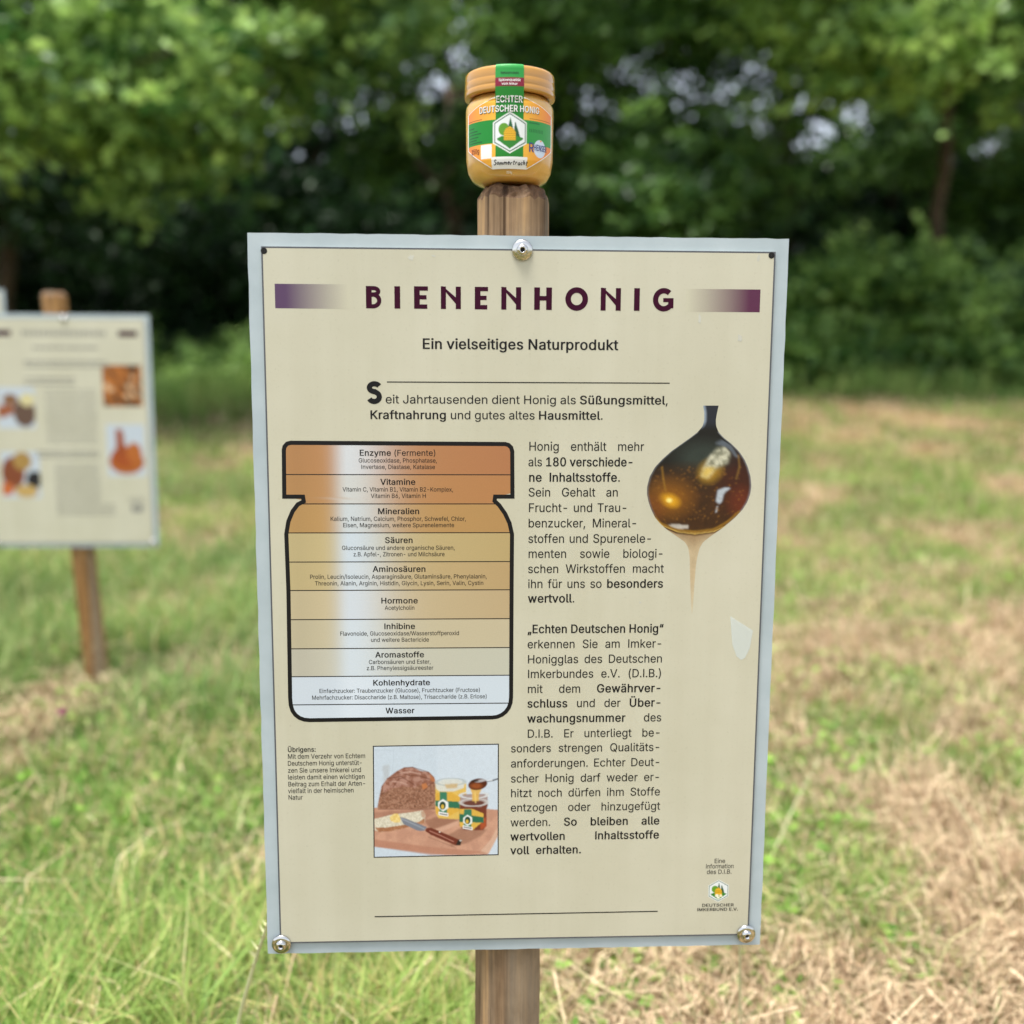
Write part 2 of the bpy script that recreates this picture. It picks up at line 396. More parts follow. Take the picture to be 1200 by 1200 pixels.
# ------------------------------------------------------------------ letter outlines, 1000 units = cap height
SPACE_WIDTH = 369
GLYPHS = {
 'A': (943, [[32, 0, 396, 1000, 543, 1000, 910, 0, 777, 0, 564, 595, 543, 656, 519, 732, 491, 825, 456, 940, 482, 940, 448, 823, 418, 729, 394, 654, 374, 595, 167, 0], [216, 279, 216, 391, 727, 391, 727, 279]]),
 'B': (897, [[118, 0, 118, 1000, 474, 1000, 569, 991, 646, 964, 706, 923, 749, 869, 774, 805, 783, 735, 777, 677, 760, 629, 734, 591, 700, 562, 661, 540, 619, 524, 619, 515, 667, 506, 714, 483, 756, 447, 791, 399, 814, 340, 821, 268, 813, 196, 787, 131, 742, 77, 677, 35, 592, 9, 485, 0], [245, 112, 481, 112, 581, 123, 648, 157, 686, 207, 699, 268, 692, 317, 673, 361, 642, 399, 601, 429, 549, 447, 488, 454, 245, 454], [245, 561, 468, 561, 520, 566, 566, 582, 605, 608, 635, 642, 654, 683, 660, 732, 649, 793, 614, 843, 556, 877, 472, 888, 245, 888]]),
 'C': (1003, [[526, -13, 403, 2, 295, 49, 205, 125, 137, 227, 94, 352, 79, 499, 94, 647, 137, 773, 205, 875, 295, 951, 403, 998, 526, 1013, 599, 1008, 669, 991, 733, 964, 790, 926, 840, 879, 880, 822, 910, 758, 930, 685, 803, 685, 788, 733, 765, 776, 737, 812, 702, 842, 663, 866, 620, 883, 574, 893, 526, 896, 438, 884, 361, 850, 296, 793, 246, 715, 214, 617, 203, 499, 214, 382, 246, 284, 296, 207, 361, 150, 439, 116, 526, 104, 574, 107, 620, 118, 663, 135, 702, 158, 737, 188, 765, 225, 788, 267, 803, 315, 930, 315, 911, 243, 881, 178, 840, 122, 791, 74, 734, 37, 669, 9, 600, -8]]),
 'D': (987, [[430, 0, 189, 0, 189, 112, 422, 112, 534, 124, 625, 159, 695, 216, 745, 293, 775, 389, 785, 502, 775, 614, 745, 709, 696, 785, 628, 842, 541, 876, 434, 888, 183, 888, 183, 1000, 443, 1000, 579, 985, 693, 940, 785, 868, 852, 769, 894, 646, 907, 502, 893, 357, 852, 233, 783, 134, 689, 60, 571, 15], [245, 1000, 245, 0, 118, 0, 118, 1000]]),
 'E': (823, [[118, 0, 118, 1000, 732, 1000, 732, 888, 245, 888, 245, 562, 699, 562, 699, 450, 245, 450, 245, 112, 738, 112, 738, 0]]),
 'F': (806, [[118, 0, 118, 1000, 726, 1000, 726, 888, 245, 888, 245, 547, 681, 547, 681, 435, 245, 435, 245, 0]]),
 'G': (1023, [[528, -13, 403, 2, 294, 49, 204, 125, 136, 227, 93, 353, 79, 499, 93, 647, 136, 773, 203, 875, 293, 951, 400, 998, 521, 1013, 597, 1008, 669, 990, 735, 961, 793, 922, 842, 874, 883, 818, 913, 755, 932, 685, 802, 685, 784, 732, 761, 773, 733, 809, 700, 839, 662, 864, 620, 882, 573, 892, 521, 896, 436, 884, 360, 850, 295, 793, 246, 715, 214, 617, 203, 499, 214, 382, 246, 285, 296, 207, 362, 150, 440, 116, 528, 104, 608, 113, 678, 140, 735, 183, 779, 242, 806, 314, 815, 398, 854, 391, 556, 391, 556, 503, 940, 503, 940, 393, 926, 278, 886, 179, 823, 97, 740, 37, 641, -1]]),
 'H': (1016, [[118, 0, 118, 1000, 245, 1000, 245, 568, 771, 568, 771, 1000, 898, 1000, 898, 0, 771, 0, 771, 456, 245, 456, 245, 0]]),
 'I': (591, [[61, 0, 61, 112, 232, 112, 232, 888, 61, 888, 61, 1000, 530, 1000, 530, 888, 359, 888, 359, 112, 530, 112, 530, 0]]),
 'J': (779, [[364, -13, 244, 6, 148, 64, 86, 159, 65, 286, 65, 340, 192, 340, 192, 286, 204, 205, 239, 146, 294, 110, 364, 98, 433, 110, 487, 146, 522, 205, 534, 286, 534, 1000, 661, 1000, 661, 286, 640, 159, 578, 64, 483, 6]]),
 'K': (917, [[205, 286, 205, 425, 240, 470, 273, 513, 308, 555, 343, 596, 379, 637, 416, 677, 715, 1000, 881, 1000, 454, 542, 448, 543], [118, 0, 118, 1000, 245, 1000, 245, 657, 244, 442, 245, 380, 245, 0], [732, 0, 369, 509, 448, 608, 882, 0]]),
 'L': (772, [[118, 0, 118, 1000, 245, 1000, 245, 112, 710, 112, 710, 0]]),
 'M': (1235, [[118, 0, 118, 1000, 298, 1000, 545, 368, 554, 343, 565, 312, 576, 278, 588, 241, 600, 203, 612, 165, 623, 129, 632, 96, 604, 96, 614, 127, 625, 162, 636, 200, 649, 238, 661, 276, 672, 311, 683, 342, 693, 368, 936, 1000, 1116, 1000, 1116, 0, 991, 0, 991, 572, 991, 605, 992, 643, 992, 683, 993, 725, 995, 812, 996, 856, 997, 899, 1008, 899, 994, 852, 978, 805, 963, 758, 947, 713, 933, 671, 919, 633, 906, 599, 896, 572, 672, 0, 562, 0, 335, 572, 325, 598, 313, 631, 299, 668, 285, 710, 270, 754, 254, 801, 237, 850, 220, 899, 234, 899, 235, 860, 236, 818, 237, 774, 238, 731, 239, 646, 239, 607, 240, 572, 240, 0]]),
 'N': (1029, [[118, 0, 118, 1000, 268, 1000, 674, 359, 692, 331, 713, 296, 736, 255, 762, 210, 788, 160, 813, 108, 796, 105, 791, 160, 788, 213, 786, 263, 785, 309, 784, 350, 784, 383, 784, 1000, 911, 1000, 911, 0, 760, 0, 397, 570, 373, 609, 349, 650, 322, 696, 291, 749, 255, 812, 211, 889, 234, 892, 237, 820, 240, 754, 243, 695, 244, 645, 245, 603, 246, 572, 246, 0]]),
 'O': (1048, [[525, -13, 403, 2, 296, 49, 206, 125, 137, 227, 94, 352, 79, 499, 94, 647, 137, 773, 206, 875, 296, 951, 403, 998, 525, 1013, 647, 998, 754, 951, 844, 875, 912, 773, 955, 647, 969, 499, 955, 352, 912, 227, 844, 125, 754, 49, 647, 2], [525, 104, 610, 115, 687, 149, 752, 205, 803, 283, 835, 382, 846, 499, 835, 618, 803, 717, 752, 795, 687, 851, 610, 885, 525, 896, 439, 885, 362, 850, 297, 794, 246, 716, 214, 618, 203, 499, 214, 382, 246, 284, 297, 206, 362, 150, 439, 115]]),
 'P': (874, [[118, 0, 118, 1000, 462, 1000, 568, 990, 653, 958, 719, 909, 766, 845, 794, 769, 803, 683, 794, 598, 766, 522, 719, 457, 653, 407, 568, 376, 462, 365, 215, 365, 215, 477, 457, 477, 528, 483, 584, 503, 626, 535, 655, 577, 672, 627, 677, 683, 672, 740, 655, 789, 626, 831, 584, 862, 527, 882, 456, 889, 245, 889, 245, 0]]),
 'Q': (1048, [[482, 313, 615, 313, 726, 166, 754, 128, 921, -94, 788, -94, 679, 52, 651, 90], [525, -13, 403, 2, 296, 49, 206, 125, 137, 227, 94, 352, 79, 499, 94, 647, 137, 773, 206, 875, 296, 951, 403, 998, 525, 1013, 647, 998, 754, 951, 844, 875, 912, 773, 955, 647, 969, 499, 955, 352, 912, 227, 844, 125, 754, 49, 647, 2], [525, 104, 610, 115, 687, 149, 752, 205, 803, 283, 835, 382, 846, 499, 835, 618, 803, 717, 752, 795, 687, 851, 610, 885, 525, 896, 439, 885, 362, 850, 297, 794, 246, 716, 214, 618, 203, 499, 214, 382, 246, 284, 297, 206, 362, 150, 439, 115]]),
 'R': (883, [[118, 0, 118, 1000, 464, 1000, 569, 990, 655, 960, 721, 913, 767, 851, 795, 777, 805, 692, 795, 607, 767, 534, 721, 473, 654, 427, 569, 398, 464, 389, 189, 389, 189, 501, 459, 501, 530, 507, 585, 524, 627, 553, 656, 591, 673, 637, 679, 692, 673, 748, 656, 796, 627, 835, 585, 864, 529, 882, 458, 889, 245, 889, 245, 0], [694, 0, 452, 450, 595, 450, 841, 0]]),
 'S': (878, [[440, -17, 338, -9, 251, 18, 179, 61, 126, 118, 90, 188, 75, 268, 205, 268, 217, 216, 243, 172, 280, 139, 327, 115, 381, 101, 440, 97, 504, 102, 562, 118, 610, 145, 648, 181, 671, 224, 679, 274, 673, 317, 653, 352, 622, 379, 582, 402, 534, 421, 481, 437, 361, 470, 251, 512, 169, 568, 119, 641, 102, 732, 113, 811, 147, 880, 201, 936, 270, 979, 353, 1005, 446, 1013, 540, 1005, 621, 978, 689, 936, 741, 882, 775, 817, 788, 743, 663, 743, 642, 810, 594, 860, 526, 891, 442, 901, 382, 896, 329, 880, 285, 855, 253, 822, 233, 783, 226, 738, 234, 692, 257, 656, 292, 627, 333, 606, 376, 589, 417, 577, 519, 549, 565, 536, 612, 518, 660, 496, 705, 467, 744, 432, 776, 388, 796, 336, 803, 272, 792, 195, 760, 125, 707, 66, 636, 21, 546, -8]]),
 'T': (882, [[62, 888, 62, 1000, 819, 1000, 819, 888, 505, 888, 505, 0, 379, 0, 379, 888]]),
 'U': (1017, [[509, -16, 398, -5, 303, 30, 225, 85, 166, 157, 130, 243, 118, 340, 118, 1000, 244, 1000, 244, 350, 252, 282, 277, 222, 315, 172, 368, 134, 433, 109, 509, 101, 585, 109, 650, 134, 702, 172, 740, 222, 764, 282, 772, 350, 772, 1000, 899, 1000, 899, 340, 887, 243, 850, 157, 792, 85, 714, 30, 619, -5]]),
 'V': (943, [[401, 0, 32, 1000, 166, 1000, 378, 405, 398, 346, 423, 270, 453, 175, 487, 60, 461, 60, 495, 177, 525, 271, 549, 347, 569, 405, 776, 1000, 910, 1000, 546, 0]]),
 'W': (1349, [[305, 0, 32, 1000, 162, 1000, 321, 385, 333, 336, 345, 286, 356, 235, 367, 184, 378, 132, 387, 78, 372, 78, 382, 132, 393, 184, 404, 235, 415, 286, 428, 336, 440, 385, 602, 1000, 746, 1000, 907, 385, 920, 336, 933, 286, 944, 235, 956, 184, 967, 132, 977, 78, 960, 78, 970, 132, 981, 184, 992, 235, 1003, 286, 1015, 336, 1028, 385, 1186, 1000, 1316, 1000, 1042, 0, 895, 0, 723, 635, 706, 700, 691, 769, 675, 847, 660, 934, 687, 934, 673, 851, 658, 776, 643, 705, 625, 635, 453, 0]]),
 'X': (932, [[36, 0, 427, 559, 427, 464, 58, 1000, 205, 1000, 350, 787, 378, 745, 401, 710, 421, 678, 439, 647, 458, 613, 479, 574, 456, 574, 477, 612, 495, 646, 514, 678, 534, 710, 558, 745, 587, 787, 734, 1000, 877, 1000, 509, 470, 509, 564, 896, 0, 750, 0, 574, 254, 549, 292, 528, 324, 509, 354, 491, 384, 473, 417, 453, 454, 481, 454, 461, 418, 443, 386, 425, 356, 405, 326, 383, 293, 357, 254, 180, 0]]),
 'Y': (928, [[400, 0, 400, 409, 32, 1000, 179, 1000, 378, 677, 409, 625, 437, 574, 463, 519, 491, 453, 440, 453, 467, 520, 494, 576, 521, 626, 551, 677, 749, 1000, 895, 1000, 527, 409, 527, 0]]),
 'Z': (862, [[82, 0, 82, 91, 538, 757, 569, 802, 602, 846, 636, 891, 670, 935, 684, 893, 623, 891, 561, 889, 499, 888, 438, 888, 79, 888, 79, 1000, 780, 1000, 780, 907, 332, 253, 298, 206, 263, 158, 227, 112, 191, 65, 177, 107, 238, 109, 299, 111, 360, 112, 421, 112, 785, 112, 785, 0]]),
 'a': (765, [[314, -17, 247, -10, 186, 10, 134, 42, 94, 88, 68, 144, 60, 212, 66, 270, 85, 316, 114, 352, 152, 380, 197, 400, 246, 414, 298, 424, 350, 432, 411, 440, 459, 446, 496, 452, 521, 462, 537, 477, 542, 501, 542, 505, 537, 547, 524, 583, 502, 612, 471, 633, 432, 646, 385, 650, 335, 646, 293, 634, 259, 615, 231, 591, 211, 565, 197, 538, 81, 572, 112, 633, 154, 680, 205, 715, 261, 738, 321, 751, 381, 756, 423, 753, 470, 746, 517, 731, 562, 708, 602, 675, 634, 630, 655, 570, 662, 494, 662, 0, 544, 0, 544, 102, 536, 102, 519, 76, 495, 48, 464, 23, 423, 2, 374, -12], [335, 89, 397, 96, 448, 115, 488, 145, 518, 183, 536, 226, 542, 271, 542, 373, 530, 365, 510, 358, 484, 351, 455, 346, 424, 341, 394, 337, 367, 333, 345, 330, 303, 323, 264, 312, 230, 296, 203, 274, 186, 244, 181, 206, 185, 171, 200, 142, 224, 119, 255, 103, 292, 93]]),
 'b': (834, [[451, -16, 389, -10, 339, 7, 300, 33, 271, 61, 249, 90, 232, 115, 220, 115, 220, 0, 103, 0, 103, 1000, 223, 1000, 223, 628, 232, 628, 249, 652, 270, 680, 299, 708, 337, 733, 387, 750, 450, 756, 538, 744, 615, 709, 679, 652, 727, 575, 757, 481, 767, 371, 757, 261, 727, 166, 679, 89, 616, 32, 539, -4], [433, 92, 497, 101, 549, 129, 591, 172, 621, 229, 639, 297, 645, 372, 639, 447, 621, 513, 591, 569, 550, 612, 497, 639, 433, 648, 369, 640, 317, 613, 276, 572, 246, 517, 228, 450, 221, 372, 228, 294, 246, 226, 276, 170, 318, 128, 370, 101]]),
 'c': (778, [[407, -16, 312, -4, 230, 32, 161, 90, 110, 167, 78, 261, 67, 368, 78, 478, 110, 572, 161, 649, 230, 707, 312, 744, 407, 756, 461, 752, 511, 741, 558, 724, 600, 700, 637, 669, 668, 633, 693, 591, 711, 544, 595, 515, 585, 543, 571, 568, 553, 591, 531, 611, 505, 627, 476, 639, 443, 646, 407, 648, 340, 639, 285, 610, 243, 565, 213, 508, 195, 441, 189, 368, 195, 297, 213, 231, 243, 174, 285, 130, 340, 101, 407, 91, 444, 94, 477, 101, 506, 114, 532, 130, 555, 150, 573, 174, 588, 201, 598, 230, 713, 201, 696, 153, 671, 110, 639, 73, 602, 42, 559, 17, 512, -1, 461, -12]]),
 'd': (834, [[384, -16, 296, -4, 219, 32, 155, 89, 107, 166, 77, 261, 67, 371, 77, 481, 108, 575, 156, 652, 220, 709, 297, 744, 385, 756, 448, 750, 497, 733, 536, 708, 565, 680, 586, 652, 602, 628, 611, 628, 611, 1000, 731, 1000, 731, 0, 615, 0, 615, 115, 603, 115, 586, 90, 564, 61, 534, 33, 496, 7, 446, -10], [402, 92, 465, 101, 517, 128, 559, 170, 589, 226, 607, 294, 613, 372, 607, 450, 589, 517, 559, 572, 518, 613, 465, 640, 402, 648, 337, 639, 284, 612, 243, 569, 213, 513, 195, 447, 189, 372, 195, 297, 213, 229, 243, 172, 285, 129, 338, 101]]),
 'e': (794, [[417, -16, 316, -4, 230, 32, 161, 90, 109, 167, 78, 260, 67, 367, 78, 475, 109, 569, 159, 647, 226, 706, 308, 743, 403, 756, 464, 751, 522, 735, 578, 709, 628, 670, 670, 619, 702, 554, 723, 475, 730, 381, 730, 333, 147, 333, 147, 434, 664, 434, 609, 397, 603, 467, 585, 528, 556, 578, 516, 617, 465, 641, 403, 649, 341, 641, 288, 616, 245, 578, 214, 530, 195, 474, 189, 415, 189, 349, 196, 273, 217, 209, 251, 158, 297, 121, 353, 98, 417, 91, 460, 94, 499, 104, 532, 120, 561, 143, 584, 172, 601, 207, 717, 179, 694, 124, 659, 77, 612, 38, 555, 9, 490, -10]]),
 'f': (499, [[448, 746, 448, 643, 13, 643, 13, 746], [158, 0, 158, 848, 166, 907, 188, 955, 222, 993, 266, 1020, 316, 1036, 368, 1042, 406, 1040, 437, 1036, 461, 1030, 477, 1024, 447, 921, 436, 924, 422, 928, 405, 931, 383, 932, 336, 925, 303, 904, 285, 870, 279, 823, 279, 0]]),
 'g': (836, [[407, -296, 330, -291, 263, -274, 207, -249, 162, -216, 126, -178, 99, -136, 199, -80, 217, -104, 239, -130, 267, -154, 303, -173, 349, -187, 407, -191, 489, -180, 555, -148, 598, -92, 612, -11, 612, 134, 602, 134, 585, 109, 563, 82, 534, 54, 496, 31, 446, 15, 383, 9, 298, 20, 221, 52, 157, 105, 108, 177, 77, 268, 67, 376, 77, 484, 108, 577, 157, 652, 221, 709, 298, 744, 385, 756, 448, 750, 498, 733, 537, 708, 566, 680, 588, 652, 605, 627, 615, 627, 615, 746, 732, 746, 732, -17, 721, -106, 689, -177, 637, -230, 571, -267, 493, -289], [403, 116, 466, 124, 518, 148, 559, 186, 590, 238, 608, 302, 614, 379, 608, 454, 590, 519, 560, 573, 519, 614, 466, 640, 403, 648, 338, 639, 285, 612, 243, 570, 213, 516, 195, 451, 189, 379, 195, 305, 214, 241, 244, 188, 286, 149, 339, 124]]),
 'h': (806, [[223, 446, 223, 0, 103, 0, 103, 1000, 223, 1000, 223, 565, 201, 565, 243, 653, 299, 712, 368, 745, 447, 756, 518, 748, 580, 724, 631, 685, 670, 631, 694, 560, 702, 472, 702, 0, 582, 0, 582, 462, 571, 540, 537, 598, 483, 635, 413, 647, 362, 641, 316, 624, 278, 595, 248, 556, 230, 506]]),
 'i': (328, [[103, 0, 103, 746, 223, 746, 223, 0], [164, 870, 133, 876, 106, 894, 87, 919, 81, 950, 87, 981, 106, 1006, 133, 1024, 164, 1030, 197, 1024, 224, 1006, 242, 981, 248, 950, 242, 919, 224, 894, 197, 876]]),
 'j': (328, [[103, 746, 223, 746, 223, -59, 218, -123, 200, -178, 169, -222, 127, -254, 73, -274, 7, -281, -19, -281, -19, -170, 4, -170, 49, -163, 80, -141, 97, -106, 103, -57], [164, 870, 132, 876, 105, 894, 87, 919, 81, 950, 87, 981, 105, 1006, 132, 1024, 164, 1030, 196, 1024, 223, 1006, 242, 981, 248, 950, 242, 919, 223, 894, 196, 876]]),
 'k': (748, [[216, 268, 216, 416, 237, 416, 559, 746, 708, 746, 362, 392, 348, 392], [103, 0, 103, 1000, 223, 1000, 223, 0], [578, 0, 291, 365, 376, 450, 732, 0]]),
 'l': (372, [[274, -5, 198, 6, 145, 40, 114, 93, 103, 166, 103, 1000, 223, 1000, 223, 194, 227, 151, 236, 122, 255, 107, 287, 102, 303, 102, 315, 103, 325, 105, 334, 107, 355, 5, 338, 2, 318, -2, 296, -4]]),
 'm': (1199, [[103, 0, 103, 746, 220, 746, 221, 581, 211, 581, 231, 635, 260, 680, 297, 715, 338, 739, 384, 754, 431, 759, 506, 747, 565, 709, 607, 652, 631, 579, 614, 579, 633, 631, 663, 674, 702, 710, 748, 737, 801, 754, 858, 759, 921, 752, 977, 731, 1025, 695, 1063, 646, 1087, 581, 1095, 501, 1095, 0, 974, 0, 974, 499, 963, 568, 929, 615, 880, 641, 823, 650, 776, 644, 736, 629, 703, 603, 679, 570, 664, 531, 659, 486, 659, 0, 539, 0, 539, 511, 529, 567, 497, 611, 450, 640, 392, 650, 350, 645, 310, 629, 275, 604, 247, 568, 229, 523, 223, 468, 223, 0]]),
 'n': (805, [[223, 446, 223, 0, 103, 0, 103, 746, 219, 746, 220, 565, 201, 565, 243, 653, 299, 712, 368, 745, 447, 756, 518, 748, 580, 724, 631, 685, 669, 631, 694, 560, 702, 472, 702, 0, 582, 0, 582, 462, 571, 540, 537, 598, 483, 635, 413, 647, 362, 641, 316, 624, 278, 595, 248, 556, 230, 506]]),
 'o': (816, [[407, -16, 312, -4, 230, 32, 161, 90, 110, 167, 78, 261, 67, 368, 78, 478, 110, 572, 161, 649, 230, 707, 312, 744, 407, 756, 504, 744, 587, 707, 655, 649, 706, 572, 738, 478, 749, 368, 738, 261, 706, 167, 655, 90, 587, 32, 504, -4], [407, 91, 476, 101, 531, 130, 574, 174, 604, 231, 622, 297, 628, 368, 622, 441, 604, 507, 574, 565, 531, 610, 476, 639, 407, 648, 340, 639, 285, 610, 243, 565, 213, 508, 195, 441, 189, 368, 195, 297, 213, 231, 243, 174, 285, 130, 340, 101]]),
 'p': (834, [[103, -281, 103, 746, 220, 746, 220, 628, 232, 628, 248, 652, 270, 680, 299, 708, 337, 733, 387, 750, 450, 756, 538, 744, 615, 709, 679, 652, 727, 575, 757, 481, 767, 371, 757, 261, 727, 166, 679, 89, 616, 32, 539, -4, 451, -16, 389, -10, 339, 7, 301, 33, 271, 61, 249, 90, 232, 115, 223, 115, 223, -281], [433, 92, 497, 101, 549, 129, 591, 172, 621, 229, 639, 297, 645, 372, 639, 447, 621, 513, 591, 569, 550, 612, 497, 639, 433, 648, 369, 640, 317, 613, 276, 572, 246, 517, 228, 450, 221, 372, 228, 294, 246, 226, 276, 170, 318, 128, 370, 101]]),
 'q': (834, [[731, -281, 611, -281, 611, 115, 602, 115, 586, 90, 564, 61, 534, 33, 496, 7, 446, -10, 384, -16, 296, -4, 219, 32, 155, 89, 107, 166, 77, 261, 67, 371, 77, 481, 108, 575, 156, 652, 220, 709, 297, 744, 385, 756, 448, 750, 497, 733, 536, 708, 565, 680, 586, 652, 603, 628, 615, 628, 615, 746, 731, 746], [402, 92, 465, 101, 517, 128, 559, 170, 589, 226, 607, 294, 613, 372, 607, 450, 589, 517, 559, 572, 518, 613, 465, 640, 402, 648, 337, 639, 284, 612, 243, 569, 213, 513, 195, 447, 189, 372, 195, 297, 213, 229, 243, 172, 285, 129, 338, 101]]),
 'r': (509, [[103, 0, 103, 746, 219, 746, 219, 631, 227, 631, 255, 682, 300, 722, 355, 748, 419, 756, 434, 756, 451, 756, 467, 755, 479, 754, 479, 634, 469, 635, 452, 638, 430, 640, 407, 640, 357, 635, 313, 618, 276, 592, 247, 557, 229, 515, 223, 466, 223, 0]]),
 's': (717, [[358, -16, 285, -10, 220, 7, 166, 35, 121, 74, 89, 125, 70, 185, 185, 209, 207, 156, 244, 118, 294, 97, 356, 89, 426, 98, 481, 122, 515, 159, 527, 202, 520, 238, 499, 267, 465, 289, 417, 305, 293, 334, 205, 365, 142, 409, 104, 467, 92, 538, 101, 599, 128, 652, 170, 695, 226, 728, 293, 749, 368, 756, 439, 750, 499, 732, 548, 704, 588, 667, 617, 622, 637, 570, 527, 545, 508, 585, 477, 620, 431, 645, 368, 654, 307, 646, 257, 623, 224, 588, 213, 545, 221, 507, 244, 478, 282, 456, 338, 438, 451, 411, 540, 381, 602, 337, 639, 280, 651, 209, 642, 147, 614, 93, 570, 47, 511, 13, 439, -9]]),
 't': (447, [[401, 746, 401, 643, 13, 643, 13, 746], [128, 926, 248, 926, 248, 192, 253, 150, 267, 120, 294, 104, 335, 98, 348, 99, 364, 100, 381, 103, 397, 105, 419, 3, 399, -2, 377, -5, 354, -7, 331, -8, 245, 4, 181, 42, 141, 102, 128, 183]]),
 'u': (806, [[358, -10, 288, -2, 226, 21, 175, 60, 136, 115, 111, 186, 103, 273, 103, 746, 223, 746, 223, 283, 235, 206, 269, 147, 323, 111, 393, 99, 444, 104, 490, 122, 528, 151, 557, 190, 576, 240, 582, 300, 582, 746, 702, 746, 702, 0, 586, 0, 586, 181, 604, 181, 562, 92, 505, 33, 437, 1]]),
 'v': (765, [[319, 0, 34, 746, 166, 746, 325, 305, 348, 238, 367, 171, 385, 105, 404, 41, 362, 41, 381, 105, 399, 171, 418, 238, 440, 305, 599, 746, 730, 746, 445, 0]]),
 'w': (1115, [[270, 0, 44, 746, 171, 746, 262, 420, 282, 348, 302, 268, 323, 180, 344, 81, 324, 81, 344, 177, 365, 265, 385, 346, 405, 420, 495, 746, 622, 746, 711, 420, 730, 347, 750, 267, 770, 179, 791, 81, 769, 81, 791, 178, 812, 266, 832, 346, 852, 420, 944, 746, 1070, 746, 844, 0, 724, 0, 627, 338, 613, 390, 599, 442, 585, 496, 571, 551, 558, 607, 544, 664, 571, 664, 558, 607, 544, 551, 530, 496, 516, 442, 502, 389, 487, 338, 391, 0]]),
 'x': (744, [[41, 0, 337, 429, 336, 336, 56, 746, 197, 746, 290, 601, 323, 548, 352, 498, 380, 451, 407, 405, 345, 405, 373, 451, 398, 498, 425, 548, 458, 601, 554, 746, 691, 746, 410, 332, 410, 421, 703, 0, 564, 0, 454, 168, 421, 219, 393, 267, 367, 313, 340, 357, 402, 357, 375, 313, 351, 267, 324, 219, 291, 168, 180, 0]]),
 'y': (765, [[93, -272, 121, -168, 140, -172, 174, -177, 204, -175, 231, -165, 256, -145, 278, -114, 296, -70, 319, -3, 34, 746, 166, 746, 325, 305, 348, 237, 367, 170, 385, 105, 404, 41, 361, 41, 380, 105, 398, 171, 418, 238, 440, 305, 600, 746, 730, 746, 401, -114, 376, -167, 347, -210, 313, -243, 274, -267, 230, -281, 180, -285, 152, -284, 127, -281, 107, -277]]),
 'z': (748, [[82, 0, 82, 90, 499, 628, 499, 635, 94, 635, 94, 746, 654, 746, 654, 650, 248, 118, 248, 111, 666, 111, 666, 0]]),
 '0': (891, [[446, -13, 342, 2, 255, 47, 186, 122, 135, 223, 104, 349, 94, 499, 104, 649, 136, 776, 187, 878, 256, 952, 343, 998, 446, 1013, 548, 998, 635, 952, 704, 878, 755, 776, 786, 649, 797, 499, 786, 349, 755, 223, 705, 122, 636, 47, 549, 2], [446, 97, 513, 109, 570, 145, 616, 203, 649, 283, 669, 382, 676, 499, 669, 618, 649, 717, 616, 797, 570, 855, 513, 891, 446, 903, 377, 891, 320, 855, 275, 797, 242, 717, 222, 618, 215, 499, 222, 382, 242, 283, 275, 203, 320, 145, 377, 109]]),
 '1': (891, [[150, 0, 150, 107, 768, 107, 768, 0], [542, 1000, 542, 0, 417, 0, 417, 881, 411, 881, 169, 703, 169, 839, 390, 1000]]),
 '2': (891, [[126, 0, 126, 93, 460, 450, 513, 506, 555, 555, 587, 600, 611, 642, 625, 685, 630, 730, 623, 780, 605, 823, 575, 857, 537, 883, 491, 898, 440, 903, 385, 897, 339, 880, 301, 851, 273, 813, 255, 766, 250, 711, 129, 711, 139, 796, 169, 869, 218, 930, 281, 976, 357, 1004, 442, 1013, 527, 1004, 601, 976, 663, 932, 710, 875, 739, 808, 749, 732, 744, 677, 729, 624, 702, 569, 660, 508, 602, 437, 525, 353, 300, 119, 300, 111, 765, 111, 765, 0]]),
 '3': (891, [[428, -13, 341, -5, 261, 19, 192, 59, 138, 113, 102, 180, 86, 259, 215, 259, 226, 211, 249, 171, 282, 139, 325, 116, 374, 103, 430, 98, 488, 103, 541, 119, 585, 146, 618, 183, 640, 229, 647, 285, 641, 337, 621, 386, 588, 427, 540, 459, 476, 480, 395, 487, 308, 487, 308, 588, 566, 881, 566, 889, 137, 889, 137, 1000, 732, 1000, 732, 905, 415, 547, 415, 568, 518, 567, 606, 542, 677, 498, 729, 437, 762, 365, 772, 285, 761, 202, 728, 130, 676, 70, 607, 24, 523, -4]]),
 '4': (891, [[78, 207, 78, 311, 485, 1000, 611, 1000, 213, 326, 213, 319, 812, 319, 812, 207], [554, 0, 554, 238, 554, 287, 554, 624, 674, 624, 674, 0]]),
 '5': (891, [[435, -13, 350, -5, 275, 22, 212, 64, 163, 118, 130, 183, 117, 256, 240, 256, 250, 213, 271, 175, 302, 143, 341, 118, 385, 103, 435, 98, 492, 105, 543, 127, 585, 160, 617, 205, 638, 258, 644, 319, 637, 380, 616, 435, 583, 480, 540, 515, 488, 537, 428, 544, 378, 540, 329, 528, 285, 508, 252, 483, 132, 497, 189, 1000, 720, 1000, 720, 889, 296, 889, 263, 593, 268, 593, 305, 619, 349, 639, 399, 651, 451, 656, 517, 649, 578, 631, 632, 601, 678, 561, 716, 511, 745, 454, 763, 390, 768, 321, 758, 229, 725, 149, 674, 81, 607, 30, 526, -3]]),
